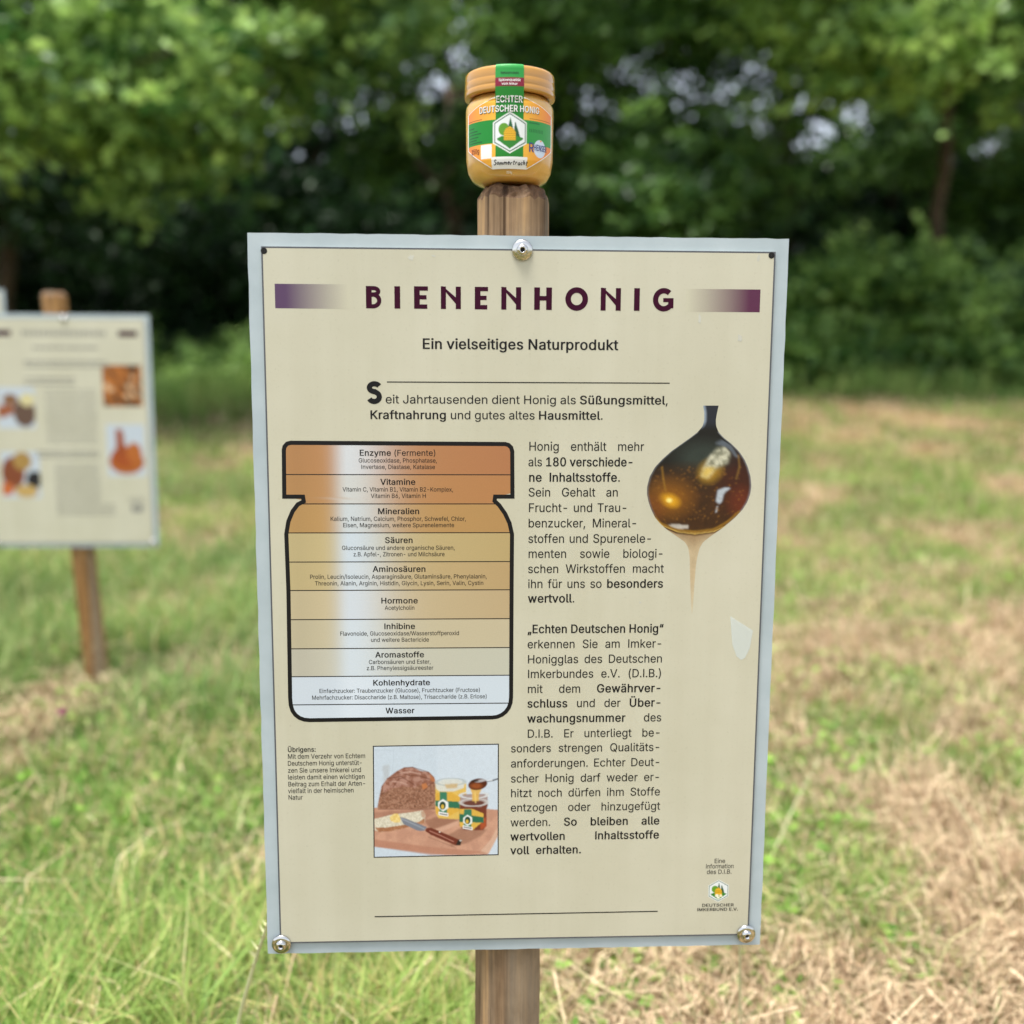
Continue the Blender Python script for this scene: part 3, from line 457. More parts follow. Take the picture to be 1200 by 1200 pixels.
 '6': (891, [[445, -13, 357, -3, 280, 29, 215, 79, 166, 146, 135, 227, 125, 318, 133, 392, 157, 470, 201, 560, 270, 669, 496, 1000, 633, 1000, 297, 513, 286, 513, 302, 541, 324, 565, 352, 587, 385, 603, 421, 614, 462, 617, 547, 608, 621, 579, 681, 533, 727, 471, 755, 396, 764, 309, 754, 221, 723, 143, 674, 78, 609, 28, 532, -3], [445, 95, 500, 102, 548, 123, 587, 156, 618, 199, 637, 251, 644, 309, 637, 368, 618, 419, 587, 462, 548, 494, 500, 515, 445, 521, 390, 515, 342, 495, 302, 463, 271, 420, 252, 370, 246, 311, 252, 252, 271, 200, 302, 156, 342, 123, 390, 102]]),
 '7': (891, [[191, 0, 636, 881, 636, 889, 122, 889, 122, 1000, 768, 1000, 768, 882, 324, 0]]),
 '8': (891, [[445, -13, 350, -4, 266, 22, 198, 65, 146, 121, 113, 189, 102, 266, 108, 327, 128, 384, 158, 433, 199, 474, 246, 504, 300, 520, 300, 525, 234, 554, 182, 605, 149, 672, 138, 748, 148, 820, 178, 884, 225, 938, 287, 979, 361, 1005, 445, 1013, 528, 1005, 602, 979, 663, 938, 710, 884, 740, 820, 750, 748, 739, 672, 706, 605, 655, 554, 591, 525, 591, 520, 643, 504, 690, 474, 730, 433, 761, 384, 781, 327, 788, 266, 777, 189, 744, 121, 692, 65, 623, 22, 540, -4], [445, 97, 507, 102, 560, 118, 603, 145, 635, 180, 655, 223, 662, 272, 655, 325, 634, 371, 600, 409, 556, 438, 504, 456, 445, 462, 385, 456, 333, 438, 289, 409, 255, 371, 234, 325, 227, 272, 233, 223, 253, 180, 285, 145, 329, 118, 382, 102], [445, 569, 495, 574, 539, 590, 576, 616, 604, 650, 622, 691, 628, 738, 622, 785, 605, 826, 577, 859, 541, 884, 496, 899, 445, 904, 393, 899, 349, 884, 312, 859, 284, 826, 267, 785, 261, 738, 267, 691, 284, 650, 312, 616, 349, 590, 394, 574]]),
 '9': (891, [[444, 1013, 532, 1003, 610, 971, 674, 921, 723, 854, 754, 773, 764, 682, 756, 608, 733, 530, 688, 440, 619, 331, 394, 0, 256, 0, 593, 487, 604, 487, 588, 459, 565, 435, 537, 413, 505, 397, 468, 386, 428, 383, 343, 392, 269, 421, 209, 467, 163, 529, 134, 604, 125, 691, 135, 780, 166, 858, 216, 922, 280, 972, 357, 1003], [444, 905, 390, 898, 342, 877, 302, 844, 272, 801, 253, 749, 246, 691, 253, 632, 272, 581, 302, 538, 342, 506, 390, 485, 444, 479, 499, 485, 548, 505, 588, 537, 618, 580, 637, 631, 644, 689, 637, 748, 618, 800, 588, 844, 548, 877, 500, 898]]),
 '.': (369, [[187, -9, 153, -2, 124, 17, 104, 46, 97, 81, 104, 115, 124, 144, 153, 164, 187, 170, 222, 164, 251, 144, 271, 115, 277, 81, 271, 46, 251, 17, 222, -2]]),
 ',': (369, [[74, -235, 133, 140, 269, 140, 166, -235]]),
 ':': (369, [[187, -9, 153, -2, 124, 17, 104, 46, 97, 81, 104, 115, 124, 144, 153, 164, 187, 170, 222, 164, 251, 144, 271, 115, 277, 81, 271, 46, 251, 17, 222, -2], [187, 532, 153, 539, 124, 558, 104, 587, 97, 621, 104, 656, 124, 685, 153, 705, 187, 711, 222, 705, 251, 685, 271, 656, 277, 621, 271, 587, 251, 558, 222, 539]]),
 ';': (369, [[74, -235, 133, 140, 269, 140, 166, -235], [203, 532, 169, 539, 140, 558, 120, 587, 113, 621, 120, 656, 140, 685, 169, 705, 203, 711, 238, 705, 267, 685, 287, 656, 293, 621, 287, 587, 267, 558, 238, 539]]),
 '-': (891, [[662, 481, 662, 369, 224, 369, 224, 481]]),
 '(': (537, [[175, 406, 181, 519, 198, 636, 224, 754, 259, 867, 300, 971, 347, 1060, 464, 1060, 416, 953, 375, 842, 342, 728, 317, 616, 302, 508, 297, 406, 302, 316, 315, 225, 338, 131, 370, 32, 412, -74, 464, -189, 347, -189, 273, -42, 219, 107, 186, 258]]),
 ')': (537, [[73, -189, 127, -72, 169, 35, 201, 135, 222, 229, 235, 318, 240, 406, 235, 508, 219, 616, 195, 728, 162, 842, 121, 953, 73, 1060, 190, 1060, 237, 971, 279, 867, 313, 754, 340, 636, 356, 518, 362, 406, 351, 256, 317, 105, 263, -44, 190, -189]]),
 '/': (490, [[462, 1047, 140, -150, 28, -150, 350, 1047]]),
 'ä': (765, [[314, -17, 247, -10, 186, 10, 134, 42, 94, 88, 68, 144, 60, 212, 66, 270, 85, 316, 114, 352, 152, 380, 197, 400, 246, 414, 298, 424, 350, 432, 411, 440, 459, 446, 496, 452, 521, 462, 537, 477, 542, 501, 542, 505, 537, 547, 524, 583, 502, 612, 471, 633, 432, 646, 385, 650, 335, 646, 293, 634, 259, 615, 231, 591, 211, 565, 197, 538, 81, 572, 112, 633, 154, 680, 205, 715, 261, 738, 321, 751, 381, 756, 423, 753, 470, 746, 517, 731, 562, 708, 602, 675, 634, 630, 655, 570, 662, 494, 662, 0, 544, 0, 544, 102, 536, 102, 519, 76, 495, 48, 464, 23, 423, 2, 374, -12], [335, 89, 397, 96, 448, 115, 488, 145, 518, 183, 536, 226, 542, 271, 542, 373, 530, 365, 510, 358, 484, 351, 455, 346, 424, 341, 394, 337, 367, 333, 345, 330, 303, 323, 264, 312, 230, 296, 203, 274, 186, 244, 181, 206, 185, 171, 200, 142, 224, 119, 255, 103, 292, 93], [513, 870, 483, 876, 457, 894, 439, 919, 434, 950, 439, 980, 457, 1006, 483, 1023, 513, 1029, 544, 1023, 569, 1006, 587, 980, 593, 950, 587, 919, 569, 894, 544, 876], [231, 870, 200, 876, 174, 894, 157, 919, 151, 950, 157, 980, 174, 1006, 200, 1023, 231, 1029, 261, 1023, 287, 1006, 304, 980, 310, 950, 304, 919, 287, 894, 261, 876]]),
 'ö': (816, [[407, -16, 312, -4, 230, 32, 161, 90, 110, 167, 78, 261, 67, 368, 78, 478, 110, 572, 161, 649, 230, 707, 312, 744, 407, 756, 504, 744, 587, 707, 655, 649, 706, 572, 738, 478, 749, 368, 738, 261, 706, 167, 655, 90, 587, 32, 504, -4], [407, 91, 476, 101, 531, 130, 574, 174, 604, 231, 622, 297, 628, 368, 622, 441, 604, 507, 574, 565, 531, 610, 476, 639, 407, 648, 340, 639, 285, 610, 243, 565, 213, 508, 195, 441, 189, 368, 195, 297, 213, 231, 243, 174, 285, 130, 340, 101], [549, 870, 518, 876, 493, 894, 475, 919, 469, 950, 475, 980, 493, 1006, 518, 1023, 549, 1029, 579, 1023, 605, 1006, 622, 980, 628, 950, 622, 919, 605, 894, 579, 876], [266, 870, 236, 876, 210, 894, 192, 919, 187, 950, 192, 980, 210, 1006, 236, 1023, 266, 1029, 297, 1023, 322, 1006, 340, 980, 346, 950, 340, 919, 322, 894, 297, 876]]),
 'ü': (806, [[358, -10, 288, -2, 226, 21, 175, 60, 136, 115, 111, 186, 103, 273, 103, 746, 223, 746, 223, 283, 235, 206, 269, 147, 323, 111, 393, 99, 444, 104, 490, 122, 528, 151, 557, 190, 576, 240, 582, 300, 582, 746, 702, 746, 702, 0, 586, 0, 586, 181, 604, 181, 562, 92, 505, 33, 437, 1], [544, 870, 514, 876, 488, 894, 470, 919, 464, 950, 470, 980, 488, 1006, 514, 1023, 544, 1029, 575, 1023, 600, 1006, 618, 980, 623, 950, 618, 919, 600, 894, 575, 876], [262, 870, 231, 876, 205, 894, 188, 919, 182, 950, 188, 980, 205, 1006, 231, 1023, 262, 1029, 292, 1023, 318, 1006, 335, 980, 341, 950, 335, 919, 318, 894, 292, 876]]),
 'Ä': (943, [[32, 0, 396, 1000, 543, 1000, 910, 0, 777, 0, 564, 595, 543, 656, 519, 732, 491, 825, 456, 940, 482, 940, 448, 823, 418, 729, 394, 654, 374, 595, 167, 0], [216, 279, 216, 391, 727, 391, 727, 279], [613, 1125, 582, 1131, 556, 1148, 539, 1174, 533, 1204, 539, 1234, 556, 1260, 582, 1277, 613, 1283, 643, 1277, 669, 1260, 686, 1234, 692, 1204, 686, 1174, 669, 1148, 643, 1131], [330, 1125, 300, 1131, 274, 1148, 256, 1174, 250, 1204, 256, 1234, 274, 1260, 300, 1277, 330, 1283, 361, 1277, 386, 1260, 404, 1234, 409, 1204, 404, 1174, 386, 1148, 361, 1131]]),
 'Ö': (1048, [[525, -13, 403, 2, 296, 49, 206, 125, 137, 227, 94, 352, 79, 499, 94, 647, 137, 773, 206, 875, 296, 951, 403, 998, 525, 1013, 647, 998, 754, 951, 844, 875, 912, 773, 955, 647, 969, 499, 955, 352, 912, 227, 844, 125, 754, 49, 647, 2], [525, 104, 610, 115, 687, 149, 752, 205, 803, 283, 835, 382, 846, 499, 835, 618, 803, 717, 752, 795, 687, 851, 610, 885, 525, 896, 439, 885, 362, 850, 297, 794, 246, 716, 214, 618, 203, 499, 214, 382, 246, 284, 297, 206, 362, 150, 439, 115], [666, 1125, 636, 1131, 610, 1148, 592, 1174, 587, 1204, 592, 1234, 610, 1260, 636, 1277, 666, 1283, 697, 1277, 722, 1260, 740, 1234, 746, 1204, 740, 1174, 722, 1148, 697, 1131], [384, 1125, 353, 1131, 328, 1148, 310, 1174, 304, 1204, 310, 1234, 328, 1260, 353, 1277, 384, 1283, 414, 1277, 440, 1260, 457, 1234, 463, 1204, 457, 1174, 440, 1148, 414, 1131]]),
 'Ü': (1017, [[509, -16, 398, -5, 303, 30, 225, 85, 166, 157, 130, 243, 118, 340, 118, 1000, 244, 1000, 244, 350, 252, 282, 277, 222, 315, 172, 368, 134, 433, 109, 509, 101, 585, 109, 650, 134, 702, 172, 740, 222, 764, 282, 772, 350, 772, 1000, 899, 1000, 899, 340, 887, 243, 850, 157, 792, 85, 714, 30, 619, -5], [650, 1125, 620, 1131, 594, 1148, 576, 1174, 570, 1204, 576, 1234, 594, 1260, 620, 1277, 650, 1283, 681, 1277, 706, 1260, 724, 1234, 730, 1204, 724, 1174, 706, 1148, 681, 1131], [368, 1125, 337, 1131, 311, 1148, 294, 1174, 288, 1204, 294, 1234, 311, 1260, 337, 1277, 368, 1283, 398, 1277, 424, 1260, 441, 1234, 447, 1204, 441, 1174, 424, 1148, 398, 1131]]),
 'ß': (868, [[240, 712, 240, 0, 118, 0, 118, 712, 137, 844, 195, 938, 281, 995, 387, 1013, 450, 1007, 512, 988, 567, 956, 612, 910, 642, 849, 652, 773, 649, 727, 639, 690, 624, 659, 607, 633, 590, 610, 575, 587, 565, 563, 561, 536, 567, 502, 585, 474, 611, 448, 643, 423, 677, 397, 711, 369, 743, 337, 769, 299, 787, 253, 793, 197, 784, 135, 760, 83, 720, 41, 668, 11, 604, -7, 530, -13, 466, -9, 407, 3, 358, 20, 322, 40, 368, 145, 394, 130, 427, 114, 468, 102, 521, 98, 584, 105, 632, 126, 662, 160, 672, 205, 666, 242, 648, 273, 622, 301, 590, 328, 555, 354, 520, 381, 488, 411, 461, 446, 443, 486, 438, 535, 441, 572, 452, 602, 468, 626, 486, 648, 504, 670, 520, 694, 531, 724, 534, 762, 523, 825, 491, 868, 444, 894, 387, 902, 323, 891, 277, 856, 249, 797]]),
 '„': (564, [[75, -235, 134, 140, 270, 140, 167, -235], [317, -235, 377, 140, 513, 140, 409, -235]]),
 '“': (590, [[101, 626, 205, 1000, 297, 1000, 238, 626], [344, 626, 448, 1000, 539, 1000, 480, 626]]),
}
# ------------------------------------------------------------------ layout of the printed sheet, mm from its centre
TEXT = {
 'subtitle_lettering': (8.4, 'f', [
  ('*Ein vielseitiges Naturprodukt*', -81.4, 81.5, 221.1),
 ]),
 'intro_lettering': (7.0, 'f', [
  ('eit Jahrtausenden dient Honig als *Süßungsmittel*,', -112.1, 124.6, 176.2),
  ('*Kraftnahrung* und gutes altes *Hausmittel*.', -125.0, 69.9, 163.3),
 ]),
 'body_lettering': (7.4, 'j', [
  ('Honig enthält mehr', 7.2, 105.0, 137.2),
  ('als *180 verschiede-*', 7.0, 96.9, 124.1),
  ('*ne Inhaltsstoffe*.', 7.5, 85.4, 111.1),
  ('Sein Gehalt an', 7.2, 84.0, 98.4),
  ('Frucht- und Trau-', 7.3, 92.4, 85.2),
  ('benzucker, Mineral-', 7.2, 101.0, 72.0),
  ('stoffen und Spurenele-', 7.3, 114.1, 58.7),
  ('menten sowie biologi-', 7.4, 124.4, 45.7),
  ('schen Wirkstoffen macht', 7.3, 124.5, 32.6),
  ('ihn für uns so *besonders*', 7.4, 124.5, 19.5),
  ('*wertvoll*.', 7.7, 48.2, 6.8),
  ('*„Echten Deutschen Honig“*', 7.5, 125.7, -20.1),
  ('erkennen Sie am Imker-', 7.4, 125.3, -33.5),
  ('Honigglas des Deutschen', 7.5, 125.4, -46.9),
  ('Imkerbundes e.V. (D.I.B.)', 7.6, 125.4, -60.0),
  ('mit dem *Gewährver-*', 7.7, 125.8, -73.4),
  ('*schluss* und der *Über-*', 7.8, 126.1, -86.5),
  ('*wachungsnummer* des', 7.9, 126.0, -100.0),
  ('D.I.B. Er unterliegt be-', 7.8, 125.9, -113.8),
  ('sonders strengen Qualitäts-', -6.4, 125.9, -127.0),
  ('anforderungen. Echter Deut-', -6.3, 126.3, -140.8),
  ('scher Honig darf weder er-', -6.3, 126.4, -154.6),
  ('hitzt noch dürfen ihm Stoffe', -6.4, 126.5, -168.1),
  ('entzogen oder hinzugefügt', -6.3, 126.8, -181.5),
  ('werden. *So bleiben alle*', -6.3, 126.8, -195.2),
  ('*wertvollen Inhaltsstoffe*', -6.2, 126.8, -208.4),
  ('*voll erhalten.*', -6.1, 57.3, -221.3),
 ]),
 'side_note_lettering': (4.2, 'f', [
  ('*Übrigens:*', -199.7, -175.2, -124.5),
  ('Mit dem Verzehr von Echtem', -199.8, -132.6, -130.7),
  ('Deutschem Honig unterstüt-', -200.0, -135.2, -136.9),
  ('zen Sie unsere Imkerei und', -199.9, -136.4, -143.3),
  ('leisten damit einen wichtigen', -200.1, -133.3, -149.5),
  ('Beitrag zum Erhalt der Arten-', -200.1, -132.6, -155.8),
  ('vielfalt in der heimischen', -200.2, -143.1, -161.9),
  ('Natur', -200.2, -187.6, -167.9),
 ]),
 'ingredient_headings': (4.9, 'f', [
  ('*Enzyme* (Fermente)', -134.1, -70.0, 132.7),
  ('*Vitamine*', -116.9, -87.3, 108.3),
  ('*Mineralien*', -119.5, -84.1, 83.5),
  ('*Säuren*', -113.7, -89.8, 58.8),
  ('*Aminosäuren*', -124.2, -79.1, 34.0),
  ('*Hormone*', -117.7, -86.0, 6.6),
  ('*Inhibine*', -115.4, -88.5, -15.8),
  ('*Aromastoffe*', -123.0, -81.0, -40.8),
  ('*Kohlenhydrate*', -125.5, -76.0, -65.6),
  ('*Wasser*', -114.7, -89.7, -90.6),
 ]),
 'ingredient_details': (3.6, 'f', [
  ('Glucoseoxidase, Phosphatase,', -134.9, -69.2, 127.0),
  ('Invertase, Diastase, Katalase', -132.9, -71.0, 121.6),
  ('Vitamin C, Vitamin B1, Vitamin B2-Komplex,', -148.5, -55.8, 102.6),
  ('Vitamin B6, Vitamin H', -125.1, -78.6, 97.2),
  ('Kalium, Natrium, Calcium, Phosphor, Schwefel, Chlor,', -159.2, -45.0, 77.7),
  ('Eisen, Magnesium, weitere Spurenelemente', -148.8, -55.0, 72.3),
  ('Gluconsäure und andere organische Säuren,', -150.0, -54.5, 52.9),
  ('z.B. Apfel-, Zitronen- und Milchsäure', -140.4, -63.2, 47.4),
  ('Prolin, Leucin/Isoleucin, Asparaginsäure, Glutaminsäure, Phenylalanin,', -177.4, -27.3, 28.1),
  ('Threonin, Alanin, Arginin, Histidin, Glycin, Lysin, Serin, Valin, Cystin', -173.3, -30.2, 22.4),
  ('Acetylcholin', -114.5, -89.0, 1.0),
  ('Flavonoide, Glucoseoxidase/Wasserstoffperoxid', -152.9, -51.0, -21.4),
  ('und weitere Bactericide', -126.7, -76.9, -27.0),
  ('Carbonsäuren und Ester,', -128.8, -75.4, -46.5),
  ('z.B. Phenylessigsäureester', -130.7, -73.3, -51.9),
  ('Einfachzucker: Traubenzucker (Glucose), Fruchtzucker (Fructose)', -171.5, -32.8, -71.9),
  ('Mehrfachzucker: Disaccharide (z.B. Maltose), Trisaccharide (z.B. Erlose)', -177.9, -26.9, -77.8),
 ]),
 'imprint_lettering': (4.1, 'f', [
  ('Eine', 176.8, 186.9, -232.5),
  ('Information', 169.2, 194.8, -237.5),
  ('des D.I.B.', 170.3, 193.1, -242.8),
 ]),
 'emblem_lettering': (2.8, 'f', [
  ('*DEUTSCHER*', 167.0, 196.1, -274.1),
  ('*IMKERBUND E.V.*', 162.6, 200.2, -278.2),
 ]),
}
TITLE = [('B', -126.8, -114.0, 253.5, 271.5), ('I', -103.6, -98.9, 253.5, 271.5), ('E', -87.6, -76.2, 253.5, 271.6), ('N', -65.7, -49.3, 253.5, 271.6), ('E', -37.9, -27.0, 253.4, 271.6), ('N', -16.1, 0.2, 253.4, 271.6), ('H', 11.0, 25.6, 253.4, 271.6), ('O', 36.6, 55.6, 253.3, 271.6), ('N', 66.0, 82.7, 253.3, 271.6), ('I', 93.7, 98.4, 253.3, 271.7), ('G', 109.2, 126.6, 253.2, 271.7), ]
BAR_L = [(-200.5, 272.6), (-139.7, 272.1), (-140.0, 253.0), (-200.9, 253.4)]
BAR_R = [(136.8, 271.5), (199.1, 271.9), (199.5, 252.9), (137.4, 252.8)]
RULE_TOP = [(-110.5, 193.8), (125.2, 194.0)]
RULE_BOT = [(-126.6, -278.2), (127.0, -277.7)]
PHOTO = [(-125.7, -120.2), (-17.1, -119.4), (-16.9, -221.5), (-126.3, -222.2)]
BIG_S = [(-127.7, 175.9), (-114.5, 176.0), (-127.4, 194.2), (-114.3, 194.2)]
HEXC = [(181.6, -259.1), (191.6, -259.3), (181.3, -248.3), (182.0, -269.9)]
SPOON = [(93.2, 186.1), (208.8, 186.6), (216.8, -12.2), (97.5, -11.6)]
JAR_TL = [(-196.0, 143.3), (-6.6, 142.7)]
JARO = [(-190.4, 143.3), (-12.4, 142.7), (-9.6, 141.9), (-7.3, 139.7), (-6.4, 136.5), (-6.0, 98.3), (-20.6, 98.3), (-21.1, 94.6), (-17.2, 91.0), (-12.1, 83.7), (-8.4, 75.7), (-6.2, 66.2), (-6.3, 17.4), (-6.2, -77.0), (-6.7, -82.2), (-8.3, -86.6), (-10.8, -90.2), (-14.2, -92.9), (-18.2, -94.6), (-22.6, -95.2), (-180.0, -96.1), (-184.6, -95.6), (-188.8, -94.0), (-192.2, -91.2), (-194.6, -87.4), (-195.9, -82.6), (-196.3, -76.0), (-195.5, 18.1), (-196.1, 66.4), (-194.1, 77.3), (-190.3, 86.0), (-185.9, 91.7), (-180.9, 94.3), (-181.5, 98.2), (-197.0, 98.2), (-196.4, 137.5), (-195.7, 140.2), (-193.6, 142.5)]
DIVS = [(-102.1, 142.7), (-102.4, 116.8), (-102.6, 92.1), (-102.9, 67.5), (-103.1, 42.6), (-103.3, 18.1), (-103.6, -7.2), (-103.8, -32.7), (-104.1, -57.3), (-104.3, -82.3), (-104.4, -96.1)]
TAPE = [(183.4, -5.9), (203.8, -18.9), (201.5, -34.9), (197.7, -43.3), (194.4, -45.2), (190.1, -41.7), (186.0, -31.0)]
SMEARS = [(-89.6, 294.4), (149.0, 246.9), (183.2, 231.8), (196.5, 296.6), (-71.5, 295.9), (77.5, 29.0), (104.5, 6.5)]
# ------------------------------------------------------------------ lettering
def load_glyphs():
    """solid outlines run clockwise, counters anticlockwise; bold is the outline pushed outwards"""
    from mathutils.geometry import delaunay_2d_cdt
    out = {}
    GLYPHS['I'] = (372, [[122, 0, 122, 1000, 250, 1000, 250, 0]])          # plain upright bar, no serifs
    for ch, (adv, loops) in GLYPHS.items():
        loops = [np.array(q, float).reshape(-1, 2) / 1000.0 for q in loops]
        for wt, ox, oz in (('r', 0.010, 0.006), ('b', 0.036, 0.018)):
            def grow(q):
                d = np.roll(q, -1, 0) - q; d /= np.linalg.norm(d, axis=1)[:, None]
                n1 = np.c_[-d[:, 1], d[:, 0]]; n0 = np.roll(n1, 1, 0); m = n0 + n1
                m /= np.maximum(np.sum(m * n1, 1), 0.4)[:, None]
                return q + m * np.array([ox, oz])
            group = [grow(q) for q in loops] if ox else loops
            V, E_, base = [], [], 0
            for q in group:
                V += [Vector((x, y)) for x, y in q]; E_ += [(base + i, base + (i + 1) % len(q)) for i in range(len(q))]; base += len(q)
            vo, eo, fo, _a, _b, _c = delaunay_2d_cdt(V, E_, [], 0, 1e-5)
            vo = np.array([(v.x, v.y) for v in vo]); T = []
            for f in fo:
                c = vo[list(f)].mean(0); wn_ = 0
                for q in group:
                    for (xa, ya), (xb, yb) in zip(np.roll(q, 1, 0), q):
                        if (ya > c[1]) != (yb > c[1]) and c[0] < (xb - xa) * (c[1] - ya) / (yb - ya) + xa: wn_ += 1 if yb > ya else -1
                if wn_: T.append(tuple(f))
            V, Z = vo, np.zeros(len(vo))
            out[wt + ch] = (adv / 1000.0, V, np.array(T), Z)
    return out, SPACE_WIDTH / 1000.0
GL, SPACE = load_glyphs()

def line_mesh(text, u0, u1, v, cap, mode='f', h0=0.93):
    """glyph triangles of one line, stretched to run from u0 to u1 with baseline v (mm)"""
    bold = False; runs = []; nat = 0.0; nsp = 0
    for ch in text:
        if ch == '*': bold = not bold; continue
        if ch == ' ':
            runs.append((None, SPACE)); nat += SPACE; nsp += 1; continue
        a = GL[('b' if bold else 'r') + ch]
        w = a[0] * (1.05 if bold else 1.0)
        runs.append((a, w)); nat += w
    W = u1 - u0
    h = W / (nat * cap); extra = 0.0
    if mode == 'j' and nsp:
        h = min(h0, h)
        extra = (W - nat * cap * h) / nsp
    V, T = [], []; x = u0; base = 0
    for a, w in runs:
        if a is None:
            x += w * cap * h + extra; continue
        P = a[1].copy()
        V.append(np.c_[x + P[:, 0] * cap * h, v + P[:, 1] * cap]); T.append(a[2] + base)
        base += len(P); x += w * cap * h
    return np.vstack(V), np.vstack(T)

def flat_obj(name, V2, T, y, mat, parent, colors=None):
    """print lying on the sheet: mm on the sheet -> metres, front towards -y"""
    V = np.c_[V2[:, 0] * 0.001, np.full(len(V2), y), V2[:, 1] * 0.001]
    flat = np.asarray(T).ravel()
    return mesh_np(name, V, flat, [3] * (len(flat) // 3), mat, parent, colors)

def text_obj(name, spec, y, mat, parent):
    cap, mode, rows = spec
    Vs, Ts, n = [], [], 0
    for t, u0, u1, v in rows:
        a, b = line_mesh(t, u0, u1, v, cap, mode)
        Vs.append(a); Ts.append(b + n); n += len(a)
    return flat_obj(name, np.vstack(Vs), np.vstack(Ts), y, mat, parent)

def strip_pts(pts, w, closed=False):
    """ribbon of width w along a polyline with mitred corners -> V, quads"""
    P = np.array(pts, float); n = len(P); L_, R_ = [], []
    for i in range(n):
        a = P[i - 1] if (i > 0 or closed) else None
        c = P[(i + 1) % n] if (i < n - 1 or closed) else None
        d1 = (P[i] - a) if a is not None else (c - P[i])
        d2 = (c - P[i]) if c is not None else d1
        d1 = d1 / np.linalg.norm(d1); d2 = d2 / np.linalg.norm(d2)
        n1 = np.array([-d1[1], d1[0]]); n2 = np.array([-d2[1], d2[0]])
        m = n1 + n2; m /= max(np.linalg.norm(m), 1e-6)
        k = min(1.0 / max(m @ n1, 0.45), 2.0)
        L_.append(P[i] + m * k * w / 2); R_.append(P[i] - m * k * w / 2)
    V = np.array(L_ + R_); F = []
    for i in range(n if closed else n - 1):
        j = (i + 1) % n
        F.append((i, j, n + j, n + i))
    return V, F

class Pieces:
    """flat pieces on one mesh, each a hair in front of the last so none share a plane"""
    def __init__(s): s.V = []; s.F = []; s.k = 0
    def add(s, V2, F):
        b = len(s.V); dy = -s.k * 0.000002; s.k += 1
        s.V += [(x * .001, dy, z * .001) for x, z in V2]
        s.F += [tuple(b + i for i in f) for f in F]
    def rect(s, x0, x1, z0, z1): s.add([(x0, z0), (x1, z0), (x1, z1), (x0, z1)], [(0, 1, 2, 3)])
    def poly(s, P): s.add(P, [tuple(range(len(P)))])
    def ribbon(s, P, w, closed=False): s.add(*strip_pts(P, w, closed))
    def build(s, name, y, mat, parent): 
        o = obj(name, [(a, b + y, c) for a, b, c in s.V], s.F, mat, parent); return o

def arc(cx, cy, rx, ry, a0, a1, n=24):
    return [(cx + rx * math.cos(math.radians(a0 + (a1 - a0) * k / n)), cy + ry * math.sin(math.radians(a0 + (a1 - a0) * k / n))) for k in range(n + 1)]

def title_pieces():
    p = Pieces(); w = 4.7
    for c, x0, x1, z0, z1 in TITLE:
        H = z1 - z0; zm = (z0 + z1) / 2; W = x1 - x0
        if c == 'I': p.rect(x0, x1, z0, z1)
        elif c == 'H': p.rect(x0, x0 + w, z0, z1); p.rect(x1 - w, x1, z0, z1); p.rect(x0 + w, x1 - w, zm - 1.5, zm + 2.2)
        elif c == 'E':
            p.rect(x0, x0 + w, z0, z1); p.rect(x0 + w, x1, z1 - 3.5, z1); p.rect(x0 + w, x1 - .6, z0, z0 + 3.6); p.rect(x0 + w, x1 - 1.2, zm - 1.5, zm + 2)
        elif c == 'N':
            p.rect(x0, x0 + 4.2, z0, z1); p.rect(x1 - 4.2, x1, z0, z1)
            p.poly([(x0, z1 + .2), (x1 - .2, z0 - .4), (x1, z0 + 6), (x0 + 1.8, z1 + .2)])
        elif c == 'O': p.ribbon(arc((x0 + x1) / 2, zm, W / 2 - 2.4, H / 2 - 1.9, 0, 360, 40)[:-1], 4.6, True)
        elif c == 'G':
            p.ribbon(arc((x0 + x1) / 2 + .6, zm, W / 2 - 1.8, H / 2 - 1.9, 48, 322, 36), 4.4)
            p.rect(x1 - 8.6, x1, zm - 1.9, zm + 1.4); p.rect(x1 - 4.4, x1, z0 + 2.4, zm - 1.9)
        elif c == 'B':
            p.rect(x0, x0 + w, z0, z1)
            rt = H * .235; p.ribbon([(x0 + w, z1 - 1.7)] + arc(x1 - 6.6, z1 - rt, 3.9, rt - 1.7, 90, -90, 14) + [(x0 + w, z1 - 2 * rt + 1.7)], 3.4)
            rb = (H - 2 * rt + 3.2) / 2; p.ribbon([(x0 + w, z0 + 2 * rb - 1.7)] + arc(x1 - 7, z0 + rb, 5.0, rb - 1.7, 90, -90, 14) + [(x0 + w, z0 + 1.7)], 3.5)
    return p

